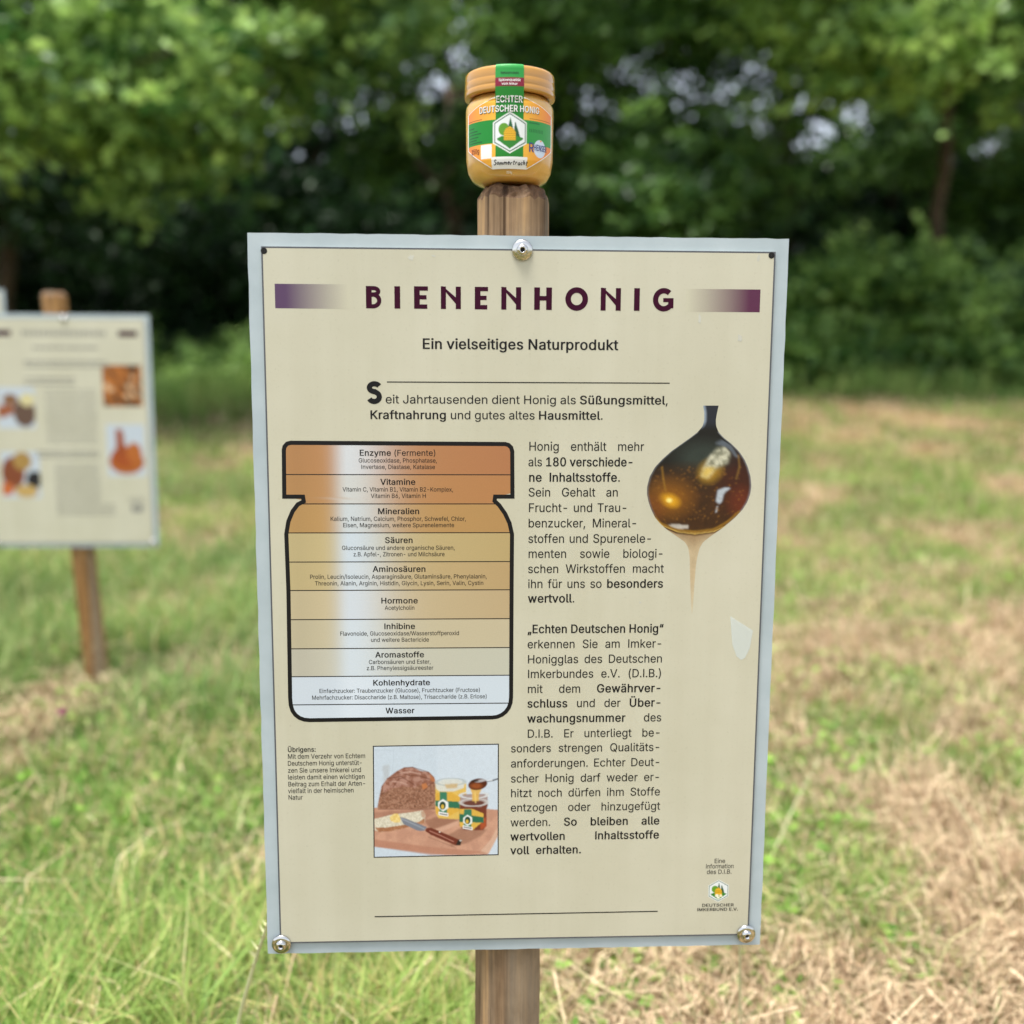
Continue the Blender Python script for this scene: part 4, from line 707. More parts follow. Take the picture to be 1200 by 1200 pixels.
# ------------------------------------------------------------------ painted prints (colour per vertex on a fine grid)
class Canvas:
    def __init__(s, x0, x1, y0, y1, nx, ny, bgc):
        s.x = np.linspace(x0, x1, nx); s.y = np.linspace(y0, y1, ny)
        s.X, s.Y = np.meshgrid(s.x, s.y); s.nx, s.ny = nx, ny
        s.c = np.ones(s.X.shape + (3,)) * lin(bgc); s.rng = np.random.RandomState(4)
    def _blur(s, m, k):
        for _ in range(k):
            m = (m + np.roll(m, 1, 0) + np.roll(m, -1, 0) + np.roll(m, 1, 1) + np.roll(m, -1, 1)) / 5
        return m
    def mask(s, P, soft=1):
        P = np.array(P, float); ins = np.zeros(s.X.shape, bool)
        for i in range(len(P)):
            (xa, ya), (xb, yb) = P[i - 1], P[i]
            if ya == yb: continue
            cr = ((ya > s.Y) != (yb > s.Y)) & (s.X < (xb - xa) * (s.Y - ya) / (yb - ya) + xa)
            ins ^= cr
        return s._blur(ins.astype(float), soft)
    def put(s, m, col, alpha=1.0):
        a = (m * alpha)[..., None]; s.c = s.c * (1 - a) + np.asarray(col) * a
    def poly(s, P, col, alpha=1.0, soft=1, tex=0.0, sc=12.0, col2=None):
        m = s.mask(P, soft)
        C = lin(col) * np.ones(s.c.shape)
        if tex or col2 is not None:
            t = fbm(s.X / sc, s.Y / sc, 3)[..., None]
            if col2 is not None:
                k = np.clip((t - .35) / .3, 0, 1); C = lin(col) * (1 - k) + lin(col2) * k
            else: C = C * (1 + tex * (t - .5) * 2)
        s.put(m, C, alpha)
    def ell(s, cx, cy, rx, ry, col, alpha=1.0, rot=0.0, edge=0.12):
        a = math.radians(rot); dx, dy = s.X - cx, s.Y - cy
        u = (dx * math.cos(a) + dy * math.sin(a)) / rx; v = (-dx * math.sin(a) + dy * math.cos(a)) / ry
        d = np.sqrt(u * u + v * v)
        s.put(np.clip((1 - d) / edge + .5, 0, 1), lin(col), alpha)
    def ring(s, cx, cy, rx, ry, w, col, alpha=1.0):
        d = np.abs(np.sqrt(((s.X - cx) / rx) ** 2 + ((s.Y - cy) / ry) ** 2) - 1) * min(rx, ry)
        s.put(np.clip(1.5 - d / w, 0, 1), lin(col), alpha)
    def line(s, pts, w, col, alpha=1.0):
        for (xa, ya), (xb, yb) in zip(pts, pts[1:]):
            dx, dy = xb - xa, yb - ya; L2 = dx * dx + dy * dy + 1e-9
            t = np.clip(((s.X - xa) * dx + (s.Y - ya) * dy) / L2, 0, 1)
            d = np.hypot(s.X - xa - t * dx, s.Y - ya - t * dy)
            s.put(np.clip(1.5 - d / (w / 2), 0, 1), lin(col), alpha)
    def finish(s, k=1, grain=.10, blotch=.12, sc=18.0):
        for _ in range(k):
            p = np.pad(s.c, ((1, 1), (1, 1), (0, 0)), 'edge')
            s.c = (p[1:-1, 1:-1] * 2 + p[:-2, 1:-1] + p[2:, 1:-1] + p[1:-1, :-2] + p[1:-1, 2:]) / 6
        t = fbm(s.X / sc, s.Y / sc, 12)[..., None] - .5
        s.c = s.c * (1 + blotch * 2 * t) * (1 + grain * (s.rng.rand(*s.c.shape[:2], 1) - .5))
    def mesh(s, name, corner_mm, y, mat, parent, keep=None):
        """corner_mm: TL, TR, BR, BL of the print on the sheet"""
        TL, TR, BR, BL = [np.array(q, float) for q in corner_mm]
        U = ((s.X - s.x[0]) / (s.x[-1] - s.x[0]))[..., None]; V = ((s.Y - s.y[0]) / (s.y[-1] - s.y[0]))[..., None]
        P = (TL * (1 - U) + TR * U) * (1 - V) + (BL * (1 - U) + BR * U) * V
        V3 = np.c_[P[..., 0].ravel() * .001, np.full(P[..., 0].size, y), P[..., 1].ravel() * .001]
        i = (np.arange(s.ny - 1)[:, None] * s.nx + np.arange(s.nx - 1)[None, :]).ravel()
        F = np.c_[i, i + s.nx, i + s.nx + 1, i + 1]
        return mesh_np(name, V3, F.ravel(), [4] * len(F), mat, parent, s.c.reshape(-1, 3))

def emblem(c, cx, cy, k, hive=True):
    """hexagon with a round tree, two firs, a hill and a straw hive; k = half height, y grows downward"""
    def hx(f): return [(cx + f * k * .86 * sx, cy + f * k * sy) for sx, sy in ((0, -1), (1, -.5), (1, .5), (0, 1), (-1, .5), (-1, -.5))]
    c.poly(hx(1.0), (232, 236, 232)); c.poly(hx(.93), (60, 96, 76)); c.poly(hx(.87), (226, 232, 232))
    c.ell(cx - .30 * k, cy - .16 * k, .27 * k, .30 * k, (96, 152, 40))
    c.poly([(cx + .02 * k, cy - .74 * k), (cx + .14 * k, cy - .30 * k), (cx + .18 * k, cy + .1 * k), (cx - .12 * k, cy + .1 * k), (cx - .08 * k, cy - .30 * k)], (28, 92, 48))
    c.poly([(cx + .26 * k, cy - .56 * k), (cx + .42 * k, cy - .1 * k), (cx + .52 * k, cy + .24 * k), (cx + .16 * k, cy + .24 * k)], (36, 84, 52))
    c.poly([(cx - .66 * k, cy + .28 * k), (cx - .4 * k, cy + .16 * k), (cx + .3 * k, cy + .14 * k), (cx + .66 * k, cy + .24 * k), (cx + .66 * k, cy + .30 * k), (cx, cy + .78 * k), (cx - .62 * k, cy + .34 * k)], (48, 128, 44))
    c.poly([(cx - .3 * k, cy + .36 * k), (cx - .3 * k, cy - .02 * k), (cx - .2 * k, cy - .2 * k), (cx, cy - .3 * k), (cx + .18 * k, cy - .2 * k), (cx + .28 * k, cy - .02 * k), (cx + .28 * k, cy + .36 * k)], (228, 178, 40))
    for q in range(7):
        yy = cy - .2 * k + q * .085 * k
        w_ = .3 if q > 1 else .18 + .06 * q
        c.line([(cx - w_ * k, yy), (cx + (w_ - .02) * k, yy)], .022 * k, (140, 92, 20), .8)

def paint_bread(parent, y):
    c = Canvas(60, 1155, 62, 1040, 293, 262, (205, 217, 228))
    c.poly([(60, 62), (620, 62), (620, 1040), (60, 1040)], (196, 210, 222), .5, soft=20)
    # tall glass, very faint
    c.line([(70, 92), (235, 100), (238, 190), (190, 480), (75, 470)], 5, (176, 190, 202), .5)
    c.poly([(140, 230), (200, 225), (195, 420), (150, 430)], (176, 176, 174), .45, soft=8)
    # board
    c.poly([(60, 600), (600, 580), (1155, 640), (1155, 860), (1060, 1040), (700, 1035), (60, 945)], (196, 148, 124), col2=(208, 160, 134), sc=60)
    c.poly([(60, 880), (60, 945), (560, 1030), (900, 1035), (1020, 1010), (500, 950)], (186, 132, 108), .8, soft=3)
    c.poly([(1155, 780), (1155, 870), (1070, 1030), (1000, 1005), (1090, 900)], (214, 176, 152), 1, soft=2)
    c.poly([(60, 640), (520, 610), (600, 650), (500, 720), (60, 700)], (160, 112, 92), .6, soft=10)
    c.poly([(500, 720), (620, 690), (830, 720), (640, 790), (560, 800)], (150, 104, 82), .7, soft=6)
    c.poly([(700, 860), (830, 790), (1060, 810), (1000, 870), (880, 930), (740, 960)], (160, 116, 94), .75, soft=6)
    c.poly([(600, 800), (900, 690), (930, 710), (640, 830)], (214, 172, 148), .7, soft=4)
    # loaf
    loaf = [(90, 600), (110, 500), (130, 410), (180, 345), (260, 285), (330, 250), (400, 250), (470, 285), (545, 295), (590, 340), (605, 400), (620, 470), (600, 560), (600, 620), (100, 612)]
    c.poly(loaf, (146, 100, 78), col2=(176, 132, 108), sc=14)
    c.poly([(130, 420), (180, 345), (260, 285), (330, 250), (400, 250), (470, 285), (545, 295), (600, 370), (540, 420), (480, 400), (420, 430), (330, 420), (230, 430), (150, 470)], (184, 140, 124), col2=(150, 100, 82), sc=30)
    for P in ([(180, 345), (300, 330), (380, 380), (420, 410)], [(270, 290), (370, 320), (470, 330), (560, 360)], [(230, 420), (280, 350), (330, 340)], [(330, 255), (400, 250), (540, 295)], [(500, 460), (560, 400), (600, 380)], [(140, 410), (130, 480), (160, 470)]):
        c.line(P, 9, (112, 62, 46), .6)
    c.line([(300, 300), (380, 290), (470, 310)], 14, (208, 170, 156), .6); c.line([(220, 370), (300, 380), (350, 400)], 12, (204, 164, 148), .6)
    c.poly([(480, 400), (520, 390), (535, 430), (490, 450)], (196, 124, 72), .9); c.poly([(550, 310), (600, 360), (600, 390), (560, 370)], (188, 116, 68), .8)
    rs = np.random.RandomState(8)
    for _ in range(170):
        px_, py_ = rs.uniform(120, 590), rs.uniform(450, 605)
        c.ell(px_, py_, rs.uniform(3, 6), rs.uniform(2.5, 4), (104, 66, 50), .8, edge=.6)
    c.line([(100, 614), (600, 622)], 8, (120, 82, 66), .6)
    # honey glass at the back
    c.poly([(600, 400), (870, 400), (875, 520), (830, 700), (800, 716), (630, 704), (604, 660)], (226, 190, 92), soft=2)
    c.poly([(600, 395), (605, 440), (640, 470), (760, 470), (850, 440), (860, 395), (800, 360), (680, 358)], (214, 216, 208), .95, soft=3)
    c.ring(735, 385, 125, 32, 4, (180, 190, 190), .8); c.poly([(680, 405), (800, 400), (790, 440), (700, 442)], (206, 178, 128), .9, soft=4)
    c.poly([(602, 480), (740, 475), (815, 520), (812, 640), (715, 692), (606, 660)], (222, 176, 62)); c.poly([(602, 545), (815, 562), (815, 622), (604, 600)], (46, 122, 92))
    c.poly([(640, 470), (705, 475), (705, 690), (636, 668)], (60, 134, 104)); 
    c.poly([(668, 535), (716, 565), (716, 615), (668, 645), (624, 610), (624, 562)], (232, 236, 232)); c.ell(664, 592, 28, 36, (36, 74, 56)); c.ell(664, 602, 14, 20, (216, 180, 60))
    c.poly([(630, 645), (716, 662), (716, 692), (630, 676)], (236, 236, 236)); c.line([(642, 664), (704, 676)], 8, (40, 40, 40))
    # honey glass in front
    c.poly([(820, 500), (1058, 500), (1062, 600), (1050, 640), (1052, 780), (1020, 818), (850, 812), (812, 770), (812, 640), (818, 580)], (122, 58, 42), soft=2)
    c.poly([(820, 500), (1058, 500), (1060, 580), (1000, 610), (860, 606), (818, 580)], (178, 160, 156), .9, soft=3)
    c.ring(940, 505, 118, 28, 4, (214, 218, 220), .9); c.ring(940, 570, 120, 32, 4, (206, 206, 206), .7); c.ell(940, 575, 90, 22, (104, 44, 30), .9)
    c.poly([(990, 730), (1050, 700), (1046, 790), (1000, 816)], (196, 92, 40), .7, soft=5)
    c.poly([(812, 625), (930, 628), (1024, 670), (1024, 735), (930, 815), (814, 780)], (222, 180, 70)); c.poly([(812, 668), (1024, 702), (1024, 752), (813, 740)], (40, 116, 88))
    c.poly([(852, 628), (920, 632), (918, 812), (848, 788)], (56, 130, 100))
    c.poly([(884, 678), (926, 704), (924, 752), (884, 778), (846, 748), (846, 704)], (232, 236, 232)); c.ell(884, 728, 26, 34, (36, 74, 56)); c.ell(880, 738, 13, 18, (216, 180, 60))
    c.poly([(842, 770), (928, 790), (926, 816), (842, 800)], (236, 236, 236)); c.line([(852, 786), (916, 800)], 8, (40, 40, 40))
    # spoon with running honey
    c.poly([(905, 440), (1010, 450), (985, 500), (985, 560), (925, 560), (925, 500)], (222, 178, 84), .95, soft=2); c.line([(950, 480), (955, 570)], 14, (236, 204, 120), .7)
    c.ell(974, 410, 84, 50, (92, 40, 22), rot=-8); c.ell(960, 425, 50, 24, (168, 88, 34), .8, edge=.8); c.ell(1000, 380, 50, 12, (206, 206, 210), .7, rot=-8, edge=.5); c.ell(950, 380, 34, 9, (40, 28, 28), .8, edge=.5)
    c.line([(1060, 385), (1110, 378), (1155, 364)], 12, (96, 100, 108)); c.line([(1060, 380), (1100, 376)], 8, (226, 230, 234))
    # slice of bread, butter, knife
    c.poly([(60, 700), (130, 685), (210, 665), (400, 645), (490, 632), (512, 670), (505, 740), (440, 750), (360, 770), (250, 800), (110, 815), (68, 800)], (206, 198, 176), col2=(226, 220, 200), sc=10)
    c.poly([(68, 775), (160, 778), (330, 755), (450, 735), (505, 700), (505, 745), (440, 755), (330, 785), (200, 812), (100, 816)], (166, 112, 78), col2=(186, 134, 96), sc=16)
    c.poly([(470, 640), (500, 636), (515, 665), (505, 700), (480, 690)], (190, 150, 124), .8)
    c.poly([(200, 680), (240, 655), (270, 655), (295, 690), (290, 735), (240, 735), (205, 715)], (228, 196, 110), col2=(238, 214, 142), sc=20)
    c.poly([(285, 685), (340, 700), (525, 780), (500, 815), (440, 810), (320, 750)], (128, 134, 146)); c.line([(300, 700), (500, 795)], 12, (168, 174, 186), .6)
    c.poly([(520, 790), (560, 786), (640, 820), (790, 890), (832, 905), (815, 950), (780, 948), (680, 905), (560, 850), (510, 815)], (120, 52, 38))
    c.line([(550, 815), (650, 860), (760, 915)], 8, (196, 138, 120), .8); c.ell(638, 826, 8, 6, (226, 214, 200)); c.poly([(800, 900), (832, 900), (822, 948), (780, 950)], (44, 40, 40))
    c.ell(822, 906, 12, 8, (190, 186, 180)); c.line([(540, 870), (780, 970)], 10, (140, 96, 78), .4)
    c.c = (c.c * .92 + c.c.mean(2, keepdims=True) * .08) ** 1.10
    c.finish(2, .12, .05, 26.0)
    o = c.mesh('bread_and_honey_picture', [PHOTO[0], PHOTO[1], PHOTO[2], PHOTO[3]], y, M['print'], parent)
    p = Pieces(); p.ribbon([PHOTO[0], PHOTO[1], PHOTO[2], PHOTO[3]], 0.9, True)
    p.build('picture_border', y - .00002, M['ink_soft'], parent)
    return o

def paint_drop(parent, y):
    rows = [(66, 372, 453), (100, 378, 445), (140, 378, 438), (170, 370, 440), (200, 345, 452), (230, 305, 480), (260, 262, 520), (300, 205, 560), (340, 160, 588), (380, 122, 606), (430, 94, 620), (480, 81, 624), (520, 80, 618), (560, 88, 603), (600, 102, 578), (640, 122, 540), (670, 145, 505), (700, 178, 468), (740, 235, 410), (770, 278, 372), (800, 295, 354), (850, 302, 341), (900, 303, 334), (1000, 305, 326), (1100, 309, 320), (1150, 313, 315)]
    R = np.array(rows, float); ny, nx = 240, 96
    ys = np.linspace(66, 1150, ny); Lx = np.interp(ys, R[:, 0], R[:, 1]); Rx = np.interp(ys, R[:, 0], R[:, 2])
    for _ in range(3):
        Lx[1:-1] = (Lx[:-2] + Lx[1:-1] * 2 + Lx[2:]) / 4; Rx[1:-1] = (Rx[:-2] + Rx[1:-1] * 2 + Rx[2:]) / 4
    c = Canvas(0, 1, 0, 1, nx, ny, (20, 16, 16))
    U = np.linspace(0, 1, nx)[None, :]
    c.X = Lx[:, None] * (1 - U) + Rx[:, None] * U; c.Y = np.repeat(ys[:, None], nx, 1)
    Y, X = c.Y, c.X
    t = fbm(X / 26, Y / 26, 5)
    k = np.clip((Y - 360) / 160, 0, 1)[..., None]
    c.c = lin((16, 16, 18)) * (1 - k) + lin((76, 46, 20)) * k
    c.c = c.c * (1 + .5 * (t[..., None] - .5))
    c.ell(370, 330, 130, 80, (64, 76, 70), .8, edge=1.0)
    c.ell(330, 430, 230, 60, (74, 48, 22), .7, edge=1.0)
    c.ell(560, 470, 110, 150, (84, 26, 18), .6, edge=1.0)
    c.ell(570, 560, 60, 70, (128, 56, 30), .6, edge=1.0)
    c.ell(200, 540, 110, 90, (150, 100, 24), .85, edge=1.0); c.ell(200, 553, 46, 30, (232, 178, 40), .9, rot=20, edge=1.0); c.ell(196, 552, 14, 12, (255, 240, 150), 1, edge=.8)
    c.ell(120, 590, 50, 60, (130, 76, 30), .6, edge=1.0)
    c.ell(410, 400, 60, 50, (196, 156, 50), .75, rot=-40, edge=1.0)
    c.poly([(400, 330), (440, 285), (490, 275), (515, 310), (500, 360), (440, 390), (395, 440), (362, 425), (380, 370)], (214, 212, 190), .95, soft=5, col2=(150, 150, 130), sc=22)
    c.poly([(362, 425), (376, 380), (440, 380), (395, 440)], (226, 196, 100), .9, soft=8)
    c.poly([(430, 260), (470, 240), (520, 270), (560, 330), (540, 330), (510, 290), (480, 272)], (130, 140, 152), .6, soft=3)
    c.line([(556, 320), (562, 380), (545, 440)], 9, (150, 116, 56), .7); c.line([(158, 380), (165, 440), (176, 500)], 8, (170, 130, 50), .7)
    c.poly([(446, 500), (480, 486), (516, 488), (500, 500), (478, 520), (470, 560), (456, 572), (440, 556)], (196, 204, 212), .95, soft=1); c.line([(446, 585), (440, 612)], 9, (186, 190, 194), .8)
    c.poly([(190, 680), (230, 676), (298, 682), (294, 700), (240, 702), (205, 692)], (206, 200, 190), .85, soft=1)
    rs = np.random.RandomState(2)
    for _ in range(190):
        c.ell(rs.uniform(110, 590), rs.uniform(380, 670), rs.uniform(2, 5), rs.uniform(2, 5), (176, 126, 54), rs.uniform(.15, .7), edge=1)
    # rims
    el = np.clip(1.4 - (X - Lx[:, None]) / 7, 0, 1) * (Y > 200) * (Y < 650); c.put(el, lin((130, 134, 138)), .8)
    er = np.clip(1.4 - (Rx[:, None] - X) / 7, 0, 1) * (Y > 200) * (Y < 680); c.put(er, lin((150, 152, 156)), .8)
    c.line([(112, 630), (150, 672), (230, 706), (330, 718), (430, 704), (500, 664), (560, 612)], 14, (150, 112, 40), .9)
    c.line([(118, 640), (160, 684), (240, 716), (330, 727), (430, 714), (500, 680)], 5, (214, 180, 100), .8)
    kk = np.clip((Y - np.interp(X, [100, 150, 230, 330, 430, 500, 580], [640, 684, 722, 734, 720, 682, 620])) / 6, 0, 1)
    g = np.clip((Y - 700) / 130, 0, 1)[..., None]
    edge = (np.abs(2 * U - 1) ** 2)[..., None]
    lowc = lin((138, 106, 68)) * (1 - g) + lin((190, 170, 136)) * g
    lowc = lowc * (1 - edge * .35) + lin((206, 190, 158)) * edge * .35
    c.c = c.c * (1 - kk[..., None]) + lowc * kk[..., None]
    c.put(np.clip((Y - 960) / 190, 0, 1) * .7, lin((206, 198, 170)))
    # stem
    ks = np.clip((190 - Y) / 40, 0, 1); c.put(ks, lin((44, 50, 64)), .9); c.put(np.clip(1.3 - (X - Lx[:, None]) / 14, 0, 1) * ks, lin((170, 184, 198)), .8)
    k_ = np.clip((740 - Y) / 60, 0, 1)[..., None]; c.c = c.c * (1 - k_) + (c.c ** 1.18) * .95 * k_
    c.finish(1, .14, .12, 20.0)
    TL, TR, BR, BL = [np.array(q, float) for q in SPOON]
    u = (X / 711)[..., None]; v = (Y / 1200)[..., None]
    P = (TL * (1 - u) + TR * u) * (1 - v) + (BL * (1 - u) + BR * u) * v
    V3 = np.c_[P[..., 0].ravel() * .001, np.full(P[..., 0].size, y), P[..., 1].ravel() * .001]
    i = (np.arange(ny - 1)[:, None] * nx + np.arange(nx - 1)[None, :]).ravel()
    F = np.c_[i, i + nx, i + nx + 1, i + 1]
    return mesh_np('honey_spoon_picture', V3, F.ravel(), [4] * len(F), M['print'], parent, c.c.reshape(-1, 3))

def jar_chart(parent, y):
    P = np.array(JARO)
    P[:, 0] += 0
    inner = P
    bands = [((194, 138, 78), (208, 212, 216), (184, 118, 66)), ((194, 142, 80), (204, 206, 204), (188, 126, 66)), ((198, 152, 84), (202, 210, 214), (188, 142, 76)),
             ((206, 186, 130), (202, 214, 224), (192, 166, 106)), ((206, 186, 130), (204, 214, 222), (192, 160, 106)), ((208, 192, 150), (206, 214, 222), (196, 170, 124)),
             ((204, 192, 156), (206, 216, 224), (202, 188, 152)), ((202, 197, 176), (206, 216, 224), (198, 198, 178)), ((206, 218, 230), (212, 222, 232), (206, 220, 232)), ((208, 220, 232), (212, 222, 232), (208, 222, 234))]
    dv = [142.6, 116.8, 92.1, 67.5, 42.6, 18.1, -7.2, -32.7, -57.3, -82.3, -95.6]
    def ext(v):
        xs = []
        for i in range(len(P)):
            (xa, ya), (xb, yb) = P[i - 1], P[i]
            if (ya > v) != (yb > v): xs.append(xa + (xb - xa) * (v - ya) / (yb - ya))
        return min(xs), max(xs)
    V, C, F = [], [], []; nc = 48
    for b, (Lc, Hc, Rc) in enumerate(bands):
        vs = np.linspace(dv[b] - .01, dv[b + 1] + .01, 9); base = len(V)
        for v in vs:
            a, z = ext(v)
            for k in range(nc + 1):
                x = a + (z - a) * k / nc
                V.append((x * .001, y, v * .001))
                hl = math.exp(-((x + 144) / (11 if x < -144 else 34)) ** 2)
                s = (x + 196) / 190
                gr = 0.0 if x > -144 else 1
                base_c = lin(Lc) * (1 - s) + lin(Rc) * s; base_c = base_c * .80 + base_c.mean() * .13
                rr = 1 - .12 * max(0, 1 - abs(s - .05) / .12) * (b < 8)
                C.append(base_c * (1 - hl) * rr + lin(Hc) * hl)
        for r in range(8):
            for k in range(nc):
                i = base + r * (nc + 1) + k
                F.append((i, i + nc + 1, i + nc + 2, i + 1))
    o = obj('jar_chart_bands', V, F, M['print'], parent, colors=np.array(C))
    p = Pieces()
    p.ribbon(JARO, 3.5, True)
    p.build('jar_chart_outline', y - .00003, M['ink'], parent)
    q = Pieces()
    for v in dv[1:-1]:
        a, z = ext(v); q.rect(a + 1.5, z - 1.5, v - .4, v + .4)
    q.build('jar_chart_dividers', y - .00002, M['ink_soft'], parent)

# ------------------------------------------------------------------ information boards
def post_mesh(rad, h, lean=0.0, flats=11, seed=1, chamfer=True):
    """peeled round post with shaved flats; returns rings up to the shoulder"""
    rs = random.Random(seed); n = 44
    off = [rs.uniform(-.02, .03) for _ in range(flats)]
    def rr(a, z):
        k = a / (2 * math.pi) * flats; i = int(k) % flats; f = k - int(k)
        c = math.cos(math.pi / flats) / math.cos((f - .5) * 2 * math.pi / flats)
        return rad * (0.55 + 0.45 * c) * (1 + (off[i] * (1 - f) + off[(i + 1) % flats] * f)) * (1 + .012 * math.sin(9 * z + a * 2)) * (1 + .006 * math.sin(120 * z + 5 * a))
    V, F = [], []
    zs = [0.0] + list(np.linspace(0.05, h - .011, 46))
    for z in zs:
        for k in range(n):
            a = 2 * math.pi * k / n; r = rr(a, z)
            zj = z + (rs.uniform(-.0028, .0016) if z == zs[-1] else 0)
            V.append((r * math.cos(a) + lean * z, r * math.sin(a), zj))
    for i in range(len(zs) - 1):
        for k in range(n):
            k2 = (k + 1) % n
            F.append((i * n + k, i * n + k2, (i + 1) * n + k2, (i + 1) * n + k))
    top = [V[(len(zs) - 1) * n + k] for k in range(n)]
    F.append(tuple(range(n - 1, -1, -1)))
    return V, F, top

def end_cap(top, h, lean, seed):
    """rough-sawn chamfered head above the shoulder"""
    rs = random.Random(seed); n = len(top); cx = sum(p[0] for p in top) / n; cy = sum(p[1] for p in top) / n
    V = [tuple(p) for p in top]; F = []
    rings = [(1.0, .0), (.975, .002), (.93, .0045), (.87, .007), (.80, .0095), (.75, .0108), (.4, .0112)]
    for j, (f, dz) in enumerate(rings[1:], 1):
        for p in top:
            q = f * (1 + (rs.uniform(-.035, .035) if j < 6 else 0))
            V.append((cx + (p[0] - cx) * q, cy + (p[1] - cy) * q, p[2] + dz + (rs.uniform(-.0008, .0008) if j < 5 else 0)))
        for k in range(n):
            k2 = (k + 1) % n
            F.append(((j - 1) * n + k, (j - 1) * n + k2, j * n + k2, j * n + k))
    F.append(tuple(range((len(rings) - 1) * n, len(rings) * n)))
    return V, F

def bolt(parent, x, z, y, tilt=0.0):
    """domed penny washer with a button-head socket screw"""
    wv, wf = lathe([(.0078, 0), (.0085, .0004), (.0086, .0011), (.0080, .0020), (.0066, .0026), (.0050, .0029), (.0001, .0029)], 36)
    T = Matrix.Translation((x, y, z)) @ Matrix.Rotation(math.pi / 2 + tilt, 4, 'X')
    tv = lambda V: [tuple(T @ Vector(p)) for p in V]
    w = obj('washer', tv(wv), wf, M['steel'], None, smooth=True)
    hv, hf = lathe([(.0046, .0029), (.0048, .0034), (.0046, .0042), (.0038, .0052), (.0026, .0057), (.0020, .0058), (.0019, .0040), (.0001, .0040)], 32)
    hd = obj('bolt', tv(hv), hf, M['steel'], parent, smooth=True)
    w.parent = hd
    sv, sf = lathe([(.0018, .00405), (.0001, .00405)], 6)
    obj('hex_socket', tv(sv), sf, M['black'], hd)
    return hd

def board(root, zc, w, h, iw, ih, post_h, post_x, post_y, rad, lean=0.0, seed=1, wood='wood', bolts=None):
    """post, pale backing plate and printed sheet; the sheet's face is the root's local y = 0"""
    V, F, top = post_mesh(rad, post_h, lean, seed=seed)
    post = obj('post', V, F, M[wood], root, smooth=False)
    post.location = (post_x, post_y, 0)
    V, F = end_cap(top, post_h, lean, seed)
    obj('post_head', V, F, M['wood_end'], post, smooth=False)
    # backing plate with a slightly ragged sawn edge
    rs = random.Random(seed + 50)
    loop = []
    def side(a, b, n):
        for k in range(n):
            t = k / n; j = rs.uniform(-.0003, .0003)
            nx_, nz_ = (b[1] - a[1]), -(b[0] - a[0]); q = math.hypot(nx_, nz_)
            loop.append((a[0] + (b[0] - a[0]) * t + nx_ / q * j, a[1] + (b[1] - a[1]) * t + nz_ / q * j))
    c = [(-w / 2, zc - h / 2), (w / 2, zc - h / 2), (w / 2, zc + h / 2), (-w / 2, zc + h / 2)]
    for i in range(4): side(c[i], c[(i + 1) % 4], 46)
    n = len(loop)
    V = [(x, .0022, z) for x, z in loop] + [(x, .0062, z) for x, z in loop]
    F = [tuple(range(n)), tuple(range(2 * n - 1, n - 1, -1))] + [(i, n + i, n + (i + 1) % n, (i + 1) % n) for i in range(n)]
    obj('backing_plate', V, F, M['plate'], root)
    sheet_bm = bmesh.new()
    V, F = box_vf(-iw / 2, iw / 2, 0, .0022 - .0001, -ih / 2, ih / 2)
    vs = [sheet_bm.verts.new(v) for v in V]
    for f in F: sheet_bm.faces.new([vs[i] for i in f])
    sheet = bm_obj('printed_sheet', sheet_bm, M['beige'], root)
    sheet.location = (0, 0, zc)
    return sheet

near = empty('information_sign', (.0063, .8586, 0), .0435)
tag(near, 'large sharp cream board about honey on the round wooden post that carries the honey jar', 'information board', 'information boards on posts in the meadow')
ZC = CAM_H - .2036
sheet = board(near, ZC, .4440, .6260, .4200, .6031, 1.0535, -.0073, .0380, .0303, lean=.002, seed=5)
# dark edge line round the sheet
p = Pieces(); p.ribbon([(-210, -301.5), (210, -301.5), (210, 301.5), (-210, 301.5)], 1.3, True)
p.build('sheet_edge', -.00002, M['edge'], sheet)
def bar(name, B4, c_in, c_out, left):
    x0, x1 = (B4[0][0], B4[1][0]); z1, z0 = B4[0][1], B4[2][1]; n = 40; V, C, F = [], [], []
    bg_ = lin((198, 195, 172))
    for k in range(n + 1):
        t = k / n; x = x0 + (x1 - x0) * t
        f = t if left else 1 - t
        fade = min(1, max(0, (f - .14) / .84)); fade = fade ** 1.1
        for z in (z0, (z0 + z1) / 2, z1):
            V.append((x * .001, -.00004, z * .001)); C.append(lin(c_in) * (1 - fade) + bg_ * fade)
    for k in range(n):
        for j in range(2): F.append((k * 3 + j, k * 3 + 3 + j, k * 3 + 4 + j, k * 3 + 1 + j))
    obj(name, V, F, M['print'], sheet, colors=np.array(C))
bar('plum_bar', BAR_L, (84, 56, 92), None, True)
bar('plum_bar', BAR_R, (84, 22, 62), None, False)
title_pieces().build('title_lettering', -.00006, M['ink_plum'], sheet)
for nm in ('subtitle_lettering', 'intro_lettering', 'body_lettering', 'side_note_lettering', 'ingredient_details', 'imprint_lettering', 'emblem_lettering'):
    text_obj(nm, TEXT[nm], -.00010, M['ink_soft'] if nm in ('ingredient_details', 'side_note_lettering', 'imprint_lettering') else M['ink'], sheet)
for row in TEXT['ingredient_headings'][2]:
    text_obj('ingredient_heading', (TEXT['ingredient_headings'][0], 'f', [row]), -.00010, M['ink'], sheet)
p = Pieces()
x0, x1, z0, z1 = -127.6, -114.4, 175.6, 194.3
cxs = (x0 + x1) / 2
up = arc(cxs + .2, z1 - 5.2, 4.2, 3.2, 25, 270, 18)
lo = arc(cxs - .2, z0 + 6.0, 4.3, 3.9, 90, -155, 18)
p.ribbon(up[:-1] + [(cxs + .4, (z0 + z1) / 2 + .9)] + lo[2:], 4.3)
p.build('initial_letter', -.00010, M['ink'], sheet)
p = Pieces(); p.ribbon(RULE_TOP, .9); p.build('rule', -.00008, M['ink'], sheet)
